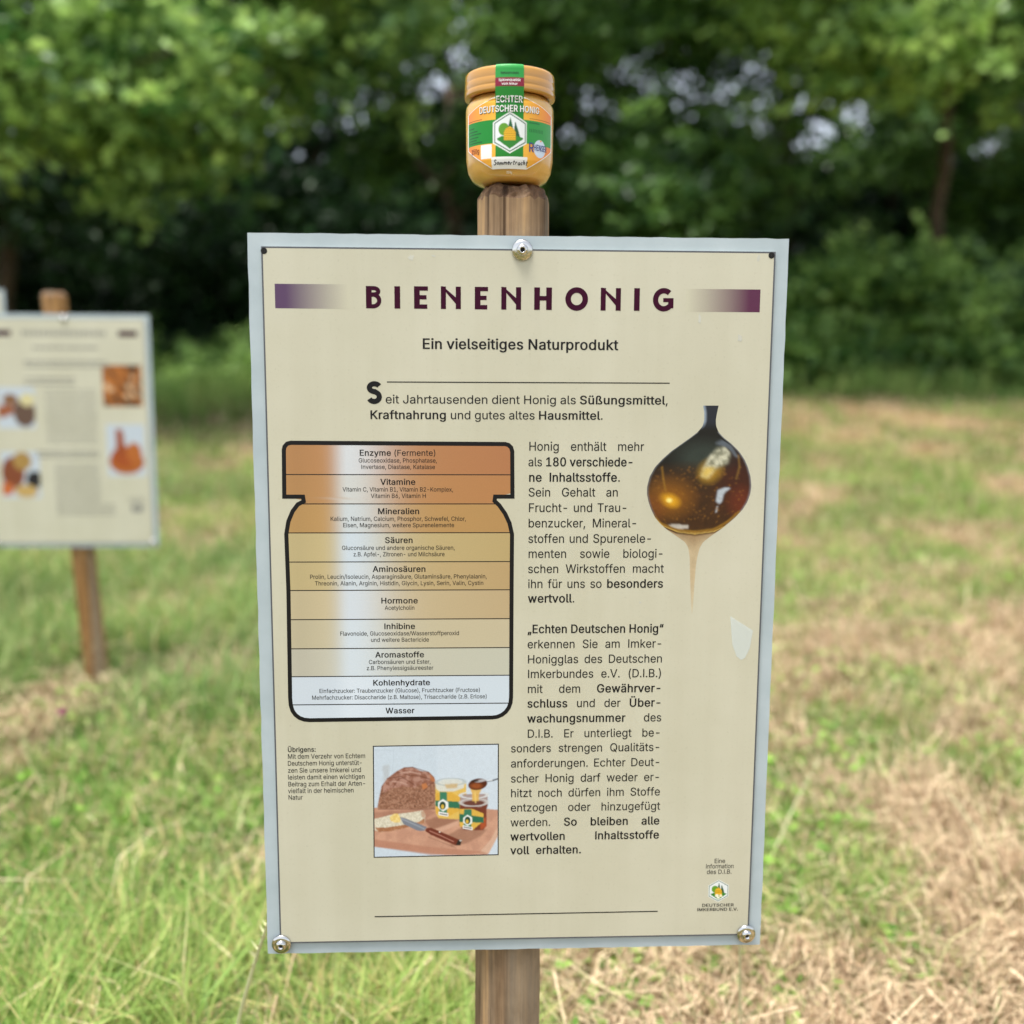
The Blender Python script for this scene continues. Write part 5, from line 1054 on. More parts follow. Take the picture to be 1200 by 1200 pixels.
p = Pieces(); p.ribbon(RULE_BOT, 1.0); p.build('rule', -.00008, M['ink'], sheet)
jar_chart(sheet, -.00004)
paint_bread(sheet, -.00004)
paint_drop(sheet, -.00004)
# association emblem: hexagon grid
def emblem_print(parent, y, cx, cz, k):
    c = Canvas(-1, 1, -1, 1, 70, 80, (205, 200, 175))
    emblem(c, 0, 0, 1.0)
    c.ell(-.12, .42, .16, .14, (240, 236, 210)); c.ell(.2, .44, .14, .11, (240, 232, 190)); c.ell(.0, .6, .13, .1, (236, 236, 214))
    def lr(t):  # hexagon half width at height t
        return .86 * min(1.0, (1 - abs(t)) / .5) if abs(t) > .5 else .86
    ny, nx = 60, 44; V, C, F = [], [], []
    for j in range(ny + 1):
        t = -0.999 + 1.998 * j / ny; hw = max(lr(t), .002)
        for i in range(nx + 1):
            s = -hw + 2 * hw * i / nx
            ix = int(round((s + 1) / 2 * 69)); iy = int(round((t + 1) / 2 * 79))
            V.append(((cx + s * k) * .001, y, (cz - t * k) * .001)); C.append(c.c[iy, ix])
    for j in range(ny):
        for i in range(nx):
            a = j * (nx + 1) + i; F.append((a, a + nx + 1, a + nx + 2, a + 1))
    obj('beekeeper_emblem', V, F, M['print'], parent, colors=np.array(C))
emblem_print(sheet, -.00004, 181.6, -259.1, 10.8)
# torn bit of clear tape and small pale marks
V, F = [], []
for x, z in TAPE: V.append((x * .001, -.00014, z * .001))
obj('tape_remnant', V, [tuple(range(len(V)))], M['tape'], sheet)
p = Pieces()
for (x, z), (rx, rz) in zip(SMEARS, ((3.0, 2.4), (1.6, 5.2), (2.2, 3.6), (1.4, 3.4), (2.4, .9), (1.0, 1.0), (1.1, 1.0))):
    rs_ = random.Random(int(x)); P = []
    for k in range(14):
        a = 2 * math.pi * k / 14; f = rs_.uniform(.55, 1.15)
        P.append((x + rx * f * math.cos(a), z + rz * f * math.sin(a)))
    p = Pieces(); p.poly(P); p.build('pale_dropping', -.00014, M['smear'], sheet)
for x, z in ((-208.4, 298.6), (207.2, 299.2)):
    a, b = lathe([(.0026, 0), (.0001, 0)], 16)
    T = Matrix.Translation((x * .001, -.00016, z * .001)) @ Matrix.Rotation(math.pi / 2, 4, 'X')
    obj('screw_hole', [tuple(T @ Vector(q)) for q in a], b, M['black'], sheet)
bolt(near, .0009, ZC + .3012, -.00004, .03)
bolt(near, -.2092, ZC - .3024, -.00004, -.02)
bolt(near, .2080, ZC - .3007, -.00004, .0)

# far boards
def far_print(sheet, seed, pics):
    p = Pieces(); rs = random.Random(seed)
    def words(x0, x1, z, hgt):
        x = x0
        while x < x1 - 3:
            w = min(rs.uniform(6, 20), x1 - x); p.rect(x, x + w, z, z + hgt); x += w + 3
    x = -110
    for k in range(17):
        w_ = 7.5; p.rect(x, x + w_, 256, 270); x += 13
    words(-85, 85, 222, 6)
    for z in (195, 184, 150, 138): words(-110, 110 if z > 160 else 20, z - 10, 5)
    for k in range(12): words(-60, 75, 110 - k * 12.5, 3)
    for k in range(2): words(-90, 75, -55 - k * 12, 5)
    for k in range(12): words(-45, 110 if k > 8 else 75, -90 - k * 12, 3)
    words(150, 190, -180, 3); words(150, 190, -190, 3); words(155, 185, -215, 18)
    tag(p.build('lettering', -.00010, M['ink_pale'], sheet), kind='stuff')
    for (x0, x1, z0, z1, kind) in pics:
        c = Canvas(0, 1, 0, 1, 40, 40, (190, 200, 210)); t = fbm(c.X * 5, c.Y * 5, seed + kind)[..., None]
        if kind == 0:
            c.c = lin((186, 110, 40)) * np.ones_like(c.c) * (.25 + .9 * t)
            for _ in range(26): c.ell(rs.random(), rs.random(), .09, .06, rs.choice([(40, 30, 22), (214, 180, 140), (70, 44, 24)]), .9, rot=rs.uniform(0, 180), edge=.4)
        elif kind == 1:
            c.ell(.5, .72, .46, .24, (168, 92, 34)); c.ell(.45, .62, .34, .2, (160, 74, 28)); c.poly([(.25, .1), (.42, .1), (.5, .6), (.25, .6)], (150, 70, 30)); c.ell(.7, .55, .2, .2, (176, 98, 40))
        elif kind == 2:
            c.poly([(0, .45), (.4, .4), (.5, .6), (.1, .75), (0, .7)], (150, 84, 50)); c.ell(.72, .62, .3, .34, (96, 72, 60)); c.ell(.8, .3, .2, .16, (210, 200, 150)); c.ell(.35, .3, .2, .14, (128, 90, 60))
        else:
            c.ell(.3, .45, .3, .34, (126, 66, 40)); c.ell(.55, .2, .24, .2, (164, 130, 70)); c.ell(.85, .6, .22, .18, (26, 26, 34)); c.ell(.62, .85, .3, .14, (190, 158, 96)); c.ell(.1, .8, .2, .14, (190, 100, 50))
        o = c.mesh('honey_picture', [(x0, z1), (x1, z1), (x1, z0), (x0, z0)], -.00006, M['print'], sheet)
    for B4, c_, lf in (([(-190, 270), (-140, 270), (-140, 255), (-190, 255)], (70, 56, 86), True), ([(140, 270), (190, 270), (190, 255), (140, 255)], (70, 40, 70), False)):
        q = Pieces(); q.rect(B4[0][0], B4[1][0], B4[2][1], B4[0][1]); q.build('plum_bar', -.00006, M['ink_plum'], sheet)

mid_ = empty('information_sign', (-1.190, 2.755, 0), .045)
tag(mid_, 'blurred cream board with brown honey pictures on a post in the grass', 'information board', 'information boards on posts in the meadow')
s2 = board(mid_, .729, .444, .626, .420, .603, 1.102, .028, .041, .032, lean=-.060, seed=9, wood='wood_far')
p = Pieces(); p.ribbon([(-210, -301.5), (210, -301.5), (210, 301.5), (-210, 301.5)], 1.3, True); p.build('sheet_edge', -.00002, M['edge'], s2)
far_print(s2, 3, [(93, 196, 70, 180, 0), (97, 198, -118, 22, 1), (-186, -88, 10, 120, 2), (-186, -84, -178, -52, 3)])
for x, z in ((0.0, .3010), (-.209, -.3015), (.208, -.3005)): bolt(mid_, x, .729 + z, -.0002)

third = empty('information_sign', (-1.985, 3.60, 0), .05)
tag(third, 'pale board cut off by the left picture edge, its corner rising behind the blurred board', 'information board', 'information boards on posts in the meadow')
s3 = board(third, .855, .444, .626, .420, .603, 1.25, .0, .041, .036, lean=.0, seed=12, wood='wood_far')
far_print(s3, 8, [(93, 196, 70, 180, 1), (-186, -88, 10, 120, 0)])
bolt(third, 0, .855 + .301, -.0002)
# ------------------------------------------------------------------ honey jar on the post
JX, JY, JZ = -.0038, .8967, 1.0535 + .0006
jar = empty('honey_jar', (JX, JY, JZ), .0)
tag(jar, 'squat glass honey jar with gold lid and green seal strip standing on the board post', 'honey jar')
BP = [(.0001, 0.0), (22, 0.0), (26, .6), (30.5, 2.6), (33.2, 5.4), (34.9, 8.4), (36.0, 11.5), (36.8, 15.5), (37.0, 20.0), (37.1, 34), (37.1, 60), (36.8, 62.2), (35.8, 64.6), (34.0, 66.6), (32.6, 67.6), (32.4, 72.0)]
_bz = np.array([q[1] for q in BP[1:]]); _br = np.array([q[0] for q in BP[1:]])
def jr(z): return float(np.interp(z, _bz, _br))
def smooth_prof(P, n=4):
    out = []
    for (r0, z0), (r1, z1) in zip(P, P[1:]):
        for k in range(n): out.append((r0 + (r1 - r0) * k / n, z0 + (z1 - z0) * k / n))
    return out + [P[-1]]
V, F = lathe([(r * .001, z * .001) for r, z in BP], 96)
obj('jar_glass', V, F, M['glass'], jar, smooth=True)
HP = [(.0001, .8), (25, 1.0), (31.6, 5.0), (34.8, 10.4), (36.4, 20), (36.7, 60.2), (36.2, 62.6), (35.0, 64.6), (33.4, 66.2), (32.0, 67.4), (31.8, 69), (.0001, 69.0)]
V, F = lathe([(r * .001, z * .001) for r, z in HP], 96)
obj('honey', V, F, M['honey'], jar, smooth=True)
_hb = M['honey'].node_tree.nodes['Principled BSDF']
_hb.inputs['Subsurface Weight'].default_value = .5; _hb.inputs['Subsurface Radius'].default_value = (1.0, .65, .3); _hb.inputs['Subsurface Scale'].default_value = .02
LP = [(33.2, 69.2), (36.9, 69.0), (37.7, 69.5), (38.0, 70.6), (38.0, 73.6), (37.7, 74.2), (37.6, 74.8), (37.75, 75.3), (37.75, 79.6), (37.5, 80.2), (37.4, 80.8), (37.5, 81.4), (37.4, 86.2), (36.9, 87.8), (35.8, 88.8), (34.0, 89.3), (.0001, 89.5)]
V, F = lathe([(r * .001, z * .001) for r, z in LP], 112)
lid = obj('lid', V, F, M['lid'], jar, smooth=True)
V, F = lathe([(.0332, .0692), (.0330, .0705), (.0001, .0705)], 96)
obj('lid_underside', V, F, M['lid'], lid)
# little white marks low on the glass: glints of the embossing, painted flat
def wrap(V2, off, z_off=0.0):
    """mm round the jar (arc length at r = 37.1) and mm up -> point on the jar, front = -y"""
    out = []
    for s, z in V2:
        r = jr(z) + off; a = s / 37.1
        out.append((r * math.sin(a) * .001, -r * math.cos(a) * .001, z * .001))
    return out
# paper label
def lab_half(z):   # left and right edge of the octagon in arc mm
    zt, zb = 64.0, 8.2
    zs = [8.2, 25.5, 53.5, 64.0]
    Ls = [-14.6, -43.0, -43.0, -11.6]; Rs = [15.0, 44.0, 44.0, 11.6]
    return float(np.interp(z, zs, Ls)), float(np.interp(z, zs, Rs))
ny, nx = 190, 230
zz = np.linspace(8.2, 64.0, ny)
LX = np.array([lab_half(z)[0] for z in zz]); RX = np.array([lab_half(z)[1] for z in zz])
c = Canvas(0, 1, 0, 1, nx, ny, (232, 170, 60))
U = np.linspace(0, 1, nx)[None, :]
c.X = LX[:, None] * (1 - U) + RX[:, None] * U; c.Y = -np.repeat(zz[:, None], nx, 1)      # y grows downward for the painter
def R_(x0, x1, z0, z1): return [(x0, -z1), (x1, -z1), (x1, -z0), (x0, -z0)]
k = np.clip((np.abs(c.X) - 14) / 30, 0, 1)[..., None]
c.c = lin((238, 178, 62)) * (1 - k) + lin((238, 128, 62)) * k
c.poly(R_(-60, 60, 28.0, 46.5), (26, 134, 48), soft=0)
gk = np.clip((c.X + 10) / 60, 0, 1)
c.put(c.mask(R_(-60, 60, 28.0, 46.5), 0) * gk, lin((84, 176, 100)), .6)
c.poly(R_(-11.4, 11.4, 0, 70), (32, 128, 38), soft=0)
c.poly(R_(-15.0, 15.0, 4.0, 17.6), (236, 236, 234), soft=0)
# plain white square where the photograph has a machine code
c.poly(R_(-25.0, -14.6, 16.6, 27.6), (236, 236, 234), soft=0)
for q, (zq, a, b) in enumerate(((41.8, -41, -33), (39.2, -41, -29), (36.9, -41, -25), (34.4, -40, -28), (32.2, -40, -30), (30.2, -40, -24))):
    c.line([(a, -zq), (b, -zq)], .9, (14, 70, 30), .85)
c.line([(-41, -47.6), (-24, -47.6)], .7, (96, 60, 20), .7); c.line([(17, -47.8), (40, -47.8)], .7, (120, 80, 30), .6)
c.line([(16.6, -44.6), (26, -44.6)], 1.0, (20, 80, 44), .7)
for q in range(9): c.line([(17 + q * 1.6, -39.8), (17 + q * 1.6, -37.6)], .7, (16, 72, 40), .7)
c.ell(27.2, -25.2, 6.4, 7.0, (206, 220, 238), edge=.08); c.ell(28.0, -31.4, .9, .7, (236, 150, 60))
ex = c.X
# white border
bd = np.minimum(np.minimum(c.X - LX[:, None], RX[:, None] - c.X) * .8, np.minimum(-c.Y - 8.2, 64.0 + c.Y))
c.put(((bd < .95) & ((np.abs(c.X) > 11.4) | (-c.Y < 20))).astype(float), lin((238, 238, 236)))
emblem(c, .4, -36.1, 16.2)
V3 = []
for s, z in zip(c.X.ravel(), (-c.Y).ravel()):
    r = jr(z) + .25 + (max(0, z - 61.5) * .5 if z > 61.5 else 0); a = s / 37.1
    V3.append((r * math.sin(a) * .001, -r * math.cos(a) * .001, z * .001))
i = (np.arange(ny - 1)[:, None] * nx + np.arange(nx - 1)[None, :]).ravel()
Fq = np.c_[i, i + 1, i + nx + 1, i + nx]
M['label'] = mat_attr('glossy_label_print', 0.4, 0.3, coat=0.06)
label = mesh_np('label', V3, Fq.ravel(), [4] * len(Fq), M['label'], jar, c.c.reshape(-1, 3), True)
# seal strip from the label up over the lid
prof = [(37.3 + .3, 62.0), (37.7, 64.0), (37.9, 66.5), (38.15, 69.5), (38.3, 73), (38.1, 76), (37.95, 80), (37.8, 84), (37.75, 86.2), (37.3, 88.0), (36.2, 89.2), (34, 89.8), (24, 89.95), (18, 90.0)]
prof = smooth_prof(prof, 4)
V, F, C = [], [], []; nc = 12
for r, z in prof:
    for k in range(nc + 1):
        s = -11.4 + 22.8 * k / nc; a = s / 37.1
        V.append((r * math.sin(a) * .001 if z < 89.6 else s * .001 * .98, -r * math.cos(a) * .001, z * .001))
        col = lin((130, 24, 52)) if 71.4 < z < 78.8 and r > 37 else (lin((44, 150, 66)) if z > 78.8 else lin((32, 128, 38)))
        C.append(col)
for j in range(len(prof) - 1):
    for k in range(nc):
        q = j * (nc + 1) + k; F.append((q, q + 1, q + nc + 2, q + nc + 1))
seal = obj('seal_strip', V, F, M['label'], jar, smooth=True, colors=np.array(C))
def wrap_text(name, rows, off, mat, rfun=None, parent=None):
    Vs, Ts, n = [], [], 0
    for t, u0, u1, v, cap in rows:
        a, b = line_mesh(t, u0, u1, v, cap); Vs.append(a); Ts.append(b + n); n += len(a)
    P = np.vstack(Vs); T = np.vstack(Ts); V = []
    for s, z in P:
        r = (rfun(z) if rfun else jr(z)) + off; a = s / 37.1
        V.append((r * math.sin(a) * .001, -r * math.cos(a) * .001, z * .001))
    return mesh_np(name, V, T.ravel(), [3] * len(T), mat, parent or label)
def strip_r(z): return float(np.interp(z, [q[1] for q in prof[:34]], [q[0] for q in prof[:34]]))
def top_r(z): return max(jr(z) + .3, strip_r(z)) if z > 62 else jr(z) + .3
wrap_text('brand_lettering_shadow', [('*ECHTER*', -10.5, 11.0, 59.1, 4.9), ('*DEUTSCHER HONIG*', -26.0, 26.4, 51.9, 4.9)], .15, M['shadow_print'], top_r)
wrap_text('brand_lettering', [('*ECHTER*', -10.9, 10.6, 59.5, 4.9), ('*DEUTSCHER HONIG*', -26.4, 26.0, 52.3, 4.9)], .28, M['white_print'], top_r)
# the honey's sort, written by hand with a felt pen
STROKES = {'S': (1.0, [[(.9, 1.7), (.5, 1.9), (.15, 1.55), (.4, 1.1), (.8, .75), (.7, .2), (.3, 0), (0, .25)]]),
 'o': (.8, [[(.4, .95), (.1, .7), (.08, .3), (.35, .02), (.65, .3), (.62, .75), (.4, .95)]]),
 'm': (1.2, [[(.05, .92), (.05, 0)], [(.05, .6), (.3, .95), (.5, .75), (.5, 0)], [(.5, .6), (.75, .95), (.95, .7), (1.0, 0)]]),
 'e': (.8, [[(.1, .5), (.65, .6), (.55, .92), (.3, .95), (.06, .55), (.15, .12), (.4, 0), (.72, .2)]]),
 'r': (.7, [[(.1, .9), (.1, 0)], [(.1, .55), (.32, .9), (.6, .85)]]),
 't': (.7, [[(.3, 1.6), (.25, .2), (.5, 0)], [(0, 1.08), (.62, 1.12)]]),
 'a': (.85, [[(.65, .85), (.3, .95), (.05, .5), (.25, .05), (.6, .3), (.65, .9), (.68, .1), (.82, 0)]]),
 'c': (.7, [[(.6, .8), (.3, .95), (.05, .5), (.25, .05), (.6, .15)]]),
 'h': (.8, [[(.1, 1.7), (.1, 0)], [(.1, .55), (.38, .95), (.55, .7), (.58, 0)]])}
V, F = [], []; hx = -13.2; kx = 2.45
for q, ch in enumerate('Sommertracht'):
    w_, ss = STROKES[ch]; dz_ = .25 * math.sin(q * 2.1)
    for st in ss:
        pv, pf = strip_pts([(hx + (x + .12 * z) * kx, 11.3 + dz_ + z * 2.0) for x, z in st], .62)
        F += [tuple(i + len(V) for i in f) for f in pf]; V += wrap([tuple(p_) for p_ in pv], .45 + .01 * (len(V) % 7))
    hx += (w_ + .14) * kx
obj('handwriting', V, F, M['ink'], label)
wrap_text('weight_lettering', [('*250g*', -36.6, -26.4, 21.6, 3.9)], .45, M['red_print'])
wrap_text('beekeeper_logo_lettering', [('*R*', 16.0, 21.0, 22.0, 7.2), ('*HENSER*', 20.6, 35.4, 23.6, 4.6)], .5, M['blue_print'])
wrap_text('seal_lettering', [('*Spitzenqualität*', -8.6, 8.6, 75.6, 1.9), ('*vom Imker*', -6.2, 6.2, 72.6, 1.9)], .2, M['white_print'], strip_r, seal)
wrap_text('seal_small_lettering', [('*Naturprodukt*', -7.2, 7.2, 81.2, 1.8)], .2, M['shadow_print'], strip_r, seal)
wrap_text('emboss_glints', [('*250g*', -2.6, 2.6, 4.9, 1.8)], .2, M['white_print'], None, jar)  # flat white figures paint in the highlights of the embossed glass

# ------------------------------------------------------------------ ground and meadow
def dryness(x, y):
    n1 = fbm(x * 3.4 + 40, y * 2.5 + 11, 21, 4); n2 = fbm(x * .85 + 4, y * .70 + 7, 33, 3)
    d = .6 * n1 + .4 * n2
    side = np.clip((x / (.35 + .16 * y)) * .9 + .25, -1, 1)
    near_left = np.clip((3.2 - y) / 1.5, 0, 1) * (x < 0)
    far_edge = np.clip((y - 11) / 6, 0, 1)
    v = (d - .5) * 9.5 + .36 + .12 * side - .16 * near_left - .35 * far_edge
    return np.clip(v, 0, 1)

def edge_y(x):   # where the meadow meets the wood
    return 18.6 + .6 * np.sin(x * .5) + 1.6 * (fbm(x * .9, x * .13, 7, 3) - .5) + np.where(x < -2, -1.5, 0)

def ground_z(x, y):   # the field rises gently towards the wood
    t = np.clip((np.asarray(y, float) - 4.5) / 13.0, 0, 1)
    return .58 * t * t * (3 - 2 * t) + 0 * np.asarray(x, float)

gx = np.unique(np.concatenate([np.linspace(-400, -30, 12), np.linspace(-30, -8, 45), np.linspace(-8, 8, 220), np.linspace(8, 30, 45), np.linspace(30, 400, 12)]))
gy = np.unique(np.concatenate([np.linspace(-60, -2, 14), np.linspace(-2, 10, 200), np.linspace(10, 40, 90), np.linspace(40, 700, 14)]))
GX, GY = np.meshgrid(gx, gy)
GZ = (fbm(GX * 2.2, GY * 2.2, 5, 3) - .5) * .03 - .01
GZ = np.where(np.hypot(GX, GY) > 60, 0, GZ) + ground_z(GX, GY)
dr = dryness(GX, GY)[..., None]
soil = fbm(GX * 6, GY * 6, 71, 3)[..., None]
gc = lin((104, 110, 54)) * (1 - dr) + lin((186, 160, 116)) * dr
gc = gc * (1 - .62 * np.clip((soil - .45) * 4, 0, 1))
wood = np.clip((GY - edge_y(GX)) / 1.5, 0, 1)[..., None]
gc = gc * (1 - wood) + lin((62, 54, 36)) * wood
i = (np.arange(len(gy) - 1)[:, None] * len(gx) + np.arange(len(gx) - 1)[None, :]).ravel()
Fq = np.c_[i, i + 1, i + len(gx) + 1, i + len(gx)]
g = mesh_np('ground', np.c_[GX.ravel(), GY.ravel(), GZ.ravel()], Fq.ravel(), [4] * len(Fq), M['ground'], None, gc.reshape(-1, 3), True)
tag(g, kind='structure')

def scatter(rs, n, y0, y1, power=1.0, half=.62, pad=.5):
    """points in the wedge of meadow in front of the camera, denser close by"""
    u = rs.rand(n); y = y0 * (y1 / y0) ** (u ** power)
    x = (rs.rand(n) * 2 - 1) * (half * y + pad)
    return x, y

def blades(x, y, z, h, w, lean_a, lean, yaw, c0, c1, flat=None):
    """curved blades: 5 vertices, one quad and one triangle each"""
    n = len(x); cx, sx = np.cos(yaw) * w / 2, np.sin(yaw) * w / 2
    dx, dy = np.cos(lean_a), np.sin(lean_a)
    b0 = np.c_[x - cx, y - sx, z - .01]; b1 = np.c_[x + cx, y + sx, z - .01]
    mx = x + dx * h * lean * .35; my = y + dy * h * lean * .35; mz = z + h * .6 * np.sqrt(np.clip(1 - (lean * .5) ** 2, .05, 1))
    m0 = np.c_[mx - cx * .8, my - sx * .8, mz]; m1 = np.c_[mx + cx * .8, my + sx * .8, mz]
    tp = np.c_[x + dx * h * lean, y + dy * h * lean, z + h * np.sqrt(np.clip(1 - lean ** 2 * .85, .01, 1))]
    V = np.stack([b0, b1, m1, m0, tp], 1).reshape(-1, 3)
    base = np.arange(n)[:, None] * 5
    Fi = np.concatenate([base + np.array([0, 1, 2, 3]), base + np.array([3, 2, 4])], 1).ravel()
    sz = np.tile([4, 3], n)
    C = np.stack([c0 * .8, c0 * .8, c1, c1, c1 * 1.05], 1).reshape(-1, 3)  # feet darkened, tips lifted: the shade of the gaps put into blade colour
    return V, Fi, sz, C

def mixc(a, b, t): return lin(a) * (1 - t[:, None]) + lin(b) * t[:, None]

rs = np.random.RandomState(11)
# green blades
n = 235000
x, y = scatter(rs, n, 1.0, 22.5, 1.1)
d = dryness(x, y); keep = (rs.rand(n) < (1.02 - .84 * d)) & (y < edge_y(x) + .5)
x, y, d = x[keep], y[keep], d[keep]; n = len(x)
tall = fbm(x * .9 + 3, y * .9, 51, 3)
left = np.clip((-x + .2) / .8, 0, 1) * np.clip((6.5 - y) / 3, 0, 1)
h = (.03 + .075 * tall + .16 * left * tall ** 1.5) * rs.uniform(.6, 1.35, n) * (1 - .35 * d) * (1 + y * .02)
foot = (np.abs(x + 1.13) < .16) & (y > 2.2) & (y < 3.0); h = np.where(foot, h * .62, h)
w = (.0016 + .0034 * rs.rand(n) ** 3) * (1 + np.clip(y, 0, 25) * .30)
t = np.clip(rs.rand(n) * .8 + (tall - .5), 0, 1)
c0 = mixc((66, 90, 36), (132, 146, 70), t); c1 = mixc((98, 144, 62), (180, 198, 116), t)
yl = rs.rand(n) < (.20 + .25 * d); c1[yl] = lin((206, 192, 136)); c0[yl] = lin((170, 154, 108))
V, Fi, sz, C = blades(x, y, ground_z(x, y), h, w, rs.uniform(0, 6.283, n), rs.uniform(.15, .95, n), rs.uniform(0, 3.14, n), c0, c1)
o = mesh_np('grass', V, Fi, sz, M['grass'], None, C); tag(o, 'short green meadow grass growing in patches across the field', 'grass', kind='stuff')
# dry cut straw lying on the ground
n = 230000
x, y = scatter(rs, n, 1.0, 21.5, 1.05)
d = dryness(x, y); keep = (rs.rand(n) < (.16 + .84 * d)) & (y < edge_y(x))
x, y, d = x[keep], y[keep], d[keep]; n = len(x)
t = rs.rand(n)
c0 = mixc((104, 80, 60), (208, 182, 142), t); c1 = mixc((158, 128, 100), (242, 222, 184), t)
h = rs.uniform(.025, .10, n) * (1 + y * .03) * np.where(rs.rand(n) < .06, 2.2, 1); w = (.0012 + .0013 * rs.rand(n)) * (1 + y * .34)
la = fbm(x * 2.7, y * 2.7, 91, 2) * 9 + rs.normal(0, 1.1, n)
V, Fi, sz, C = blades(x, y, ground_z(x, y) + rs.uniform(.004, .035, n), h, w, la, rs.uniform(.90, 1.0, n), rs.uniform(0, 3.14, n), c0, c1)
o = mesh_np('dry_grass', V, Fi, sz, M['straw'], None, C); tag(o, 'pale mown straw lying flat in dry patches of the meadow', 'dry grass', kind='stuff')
# taller green tufts on the left and round the posts
n = 72000
x, y = scatter(rs, n, 1.15, 9, 1.0, .62, .3)
m = fbm(x * 1.4 + 9, y * 1.4, 63, 3)
keep = (rs.rand(n) < np.clip((m - .40) * 5, 0, 1) * np.where(x < .1, 1, .16) * (1 - .5 * dryness(x, y)))
x, y = x[keep], y[keep]; n = len(x); t = rs.rand(n)
h = rs.uniform(.06, .22, n) * np.where(y < 2.0, .7, 1) * np.where(x < -.2, 1, .65) * np.where((np.abs(x + 1.12) < .18) & (y > 2.1) & (y < 3.0), .5, 1); w = rs.uniform(.002, .0058, n) * (1 + y * .1)
V, Fi, sz, C = blades(x, y, ground_z(x, y), h, w, rs.uniform(0, 6.283, n), rs.uniform(.2, .9, n), rs.uniform(0, 3.14, n), mixc((66, 92, 46), (114, 128, 72), t), mixc((92, 132, 66), (170, 184, 122), t))
o = mesh_np('tall_grass', V, Fi, sz, M['grass'], None, C); tag(o, 'longer arching green grass round the foot of the left board', 'grass', kind='stuff')

# rank uncut grass along the wood
n = 26000
x = (rs.rand(n) * 2 - 1) * 13; y = edge_y(x) + .8 - 6.0 * rs.rand(n) ** 1.7; t = rs.rand(n)
m = fbm(x * .8, y * .8, 83, 3); keep = m > .40; x, y, t, m = x[keep], y[keep], t[keep], m[keep]; n = len(x)
V, Fi, sz, C = blades(x, y, ground_z(x, y), rs.uniform(.15, .5, n) * (.3 + 1.2 * (m - .4) / .2).clip(.3, 1.3), rs.uniform(.012, .022, n), rs.uniform(0, 6.283, n), rs.uniform(.1, .8, n), rs.uniform(0, 3.14, n), mixc((62, 92, 40), (112, 132, 62), t), mixc((96, 140, 62), (170, 188, 110), t))
o = mesh_np('edge_grass', V, Fi, sz, M['grass'], None, C); tag(o, 'uncut higher grass along the foot of the wood', 'grass', kind='stuff')

# long thin bleached stems bending through the green grass
n = 1100
x, y = scatter(rs, n, 1.1, 10, 1.0, .62, .3)
t = rs.rand(n)
V, Fi, sz, C = blades(x, y, ground_z(x, y), rs.uniform(.12, .34, n), rs.uniform(.0012, .0024, n) * (1 + y * .2), rs.uniform(0, 6.283, n), rs.uniform(.3, .9, n), rs.uniform(0, 3.14, n), mixc((130, 122, 78), (180, 172, 120), t), mixc((160, 152, 104), (206, 200, 150), t))
o = mesh_np('bleached_stems', V, Fi, sz, M['straw'], None, C); tag(o, 'long thin bleached stems bending through the green grass', 'dry grass', kind='stuff')

# broad little weed leaves, mostly near the camera
n = 26000
x, y = scatter(rs, n, 1.0, 8, 1.0, .62, .3)
m = fbm(x * 3.1 + 2, y * 3.1 + 5, 41, 3); keep = m > .52; x, y = x[keep], y[keep]; n = len(x)
cc = np.c_[x, y, ground_z(x, y) + rs.uniform(.01, .07, n)]
nrm = rs.normal(0, .5, (n, 3)); nrm[:, 2] += 1; nrm /= np.linalg.norm(nrm, axis=1)[:, None]
a = np.cross(nrm, rs.normal(0, 1, (n, 3))); a /= np.linalg.norm(a, axis=1)[:, None]; b = np.cross(nrm, a)
s = (rs.uniform(.006, .014, n) * (1 + y * .12))[:, None]
V = np.stack([cc - a * s, cc + b * s * .7 - nrm * s * .2, cc + a * s, cc - b * s * .7 - nrm * s * .2], 1).reshape(-1, 3)
C = np.repeat(mixc((84, 126, 48), (150, 190, 84), rs.rand(n)), 4, 0)
o = mesh_np('clover_leaves', V, np.arange(4 * n), np.full(n, 4), M['grass'], None, C); tag(o, 'small bright green clover and weed leaves scattered low in the grass', 'weeds', kind='stuff')

# single pale stalks and flowers one can pick out
def tube(P, R, n=6):
    V, F = [], []
    for j, (p, r) in enumerate(zip(P, R)):
        p = Vector(p); d = (Vector(P[min(j + 1, len(P) - 1)]) - Vector(P[max(j - 1, 0)])).normalized()
        a = d.orthogonal().normalized(); b = d.cross(a)
        for k in range(n):
            t_ = 2 * math.pi * k / n
            V.append(tuple(p + (a * math.cos(t_) + b * math.sin(t_)) * r))
    for j in range(len(P) - 1):
        for k in range(n):
            k2 = (k + 1) % n; F.append((j * n + k, j * n + k2, (j + 1) * n + k2, (j + 1) * n + k))
    F.append(tuple(range(n - 1, -1, -1))); F.append(tuple(range((len(P) - 1) * n, len(P) * n)))
    return V, F
M['stalk'] = mat_plain('pale_stalk', (204, 204, 160), 0.6, var=0.15)
M['seed'] = mat_plain('seed_head', (178, 140, 104), 0.8, var=0.3, scale=300)
M['petal'] = mat_plain('clover_pink', (186, 112, 146), 0.7, var=0.2, scale=300)
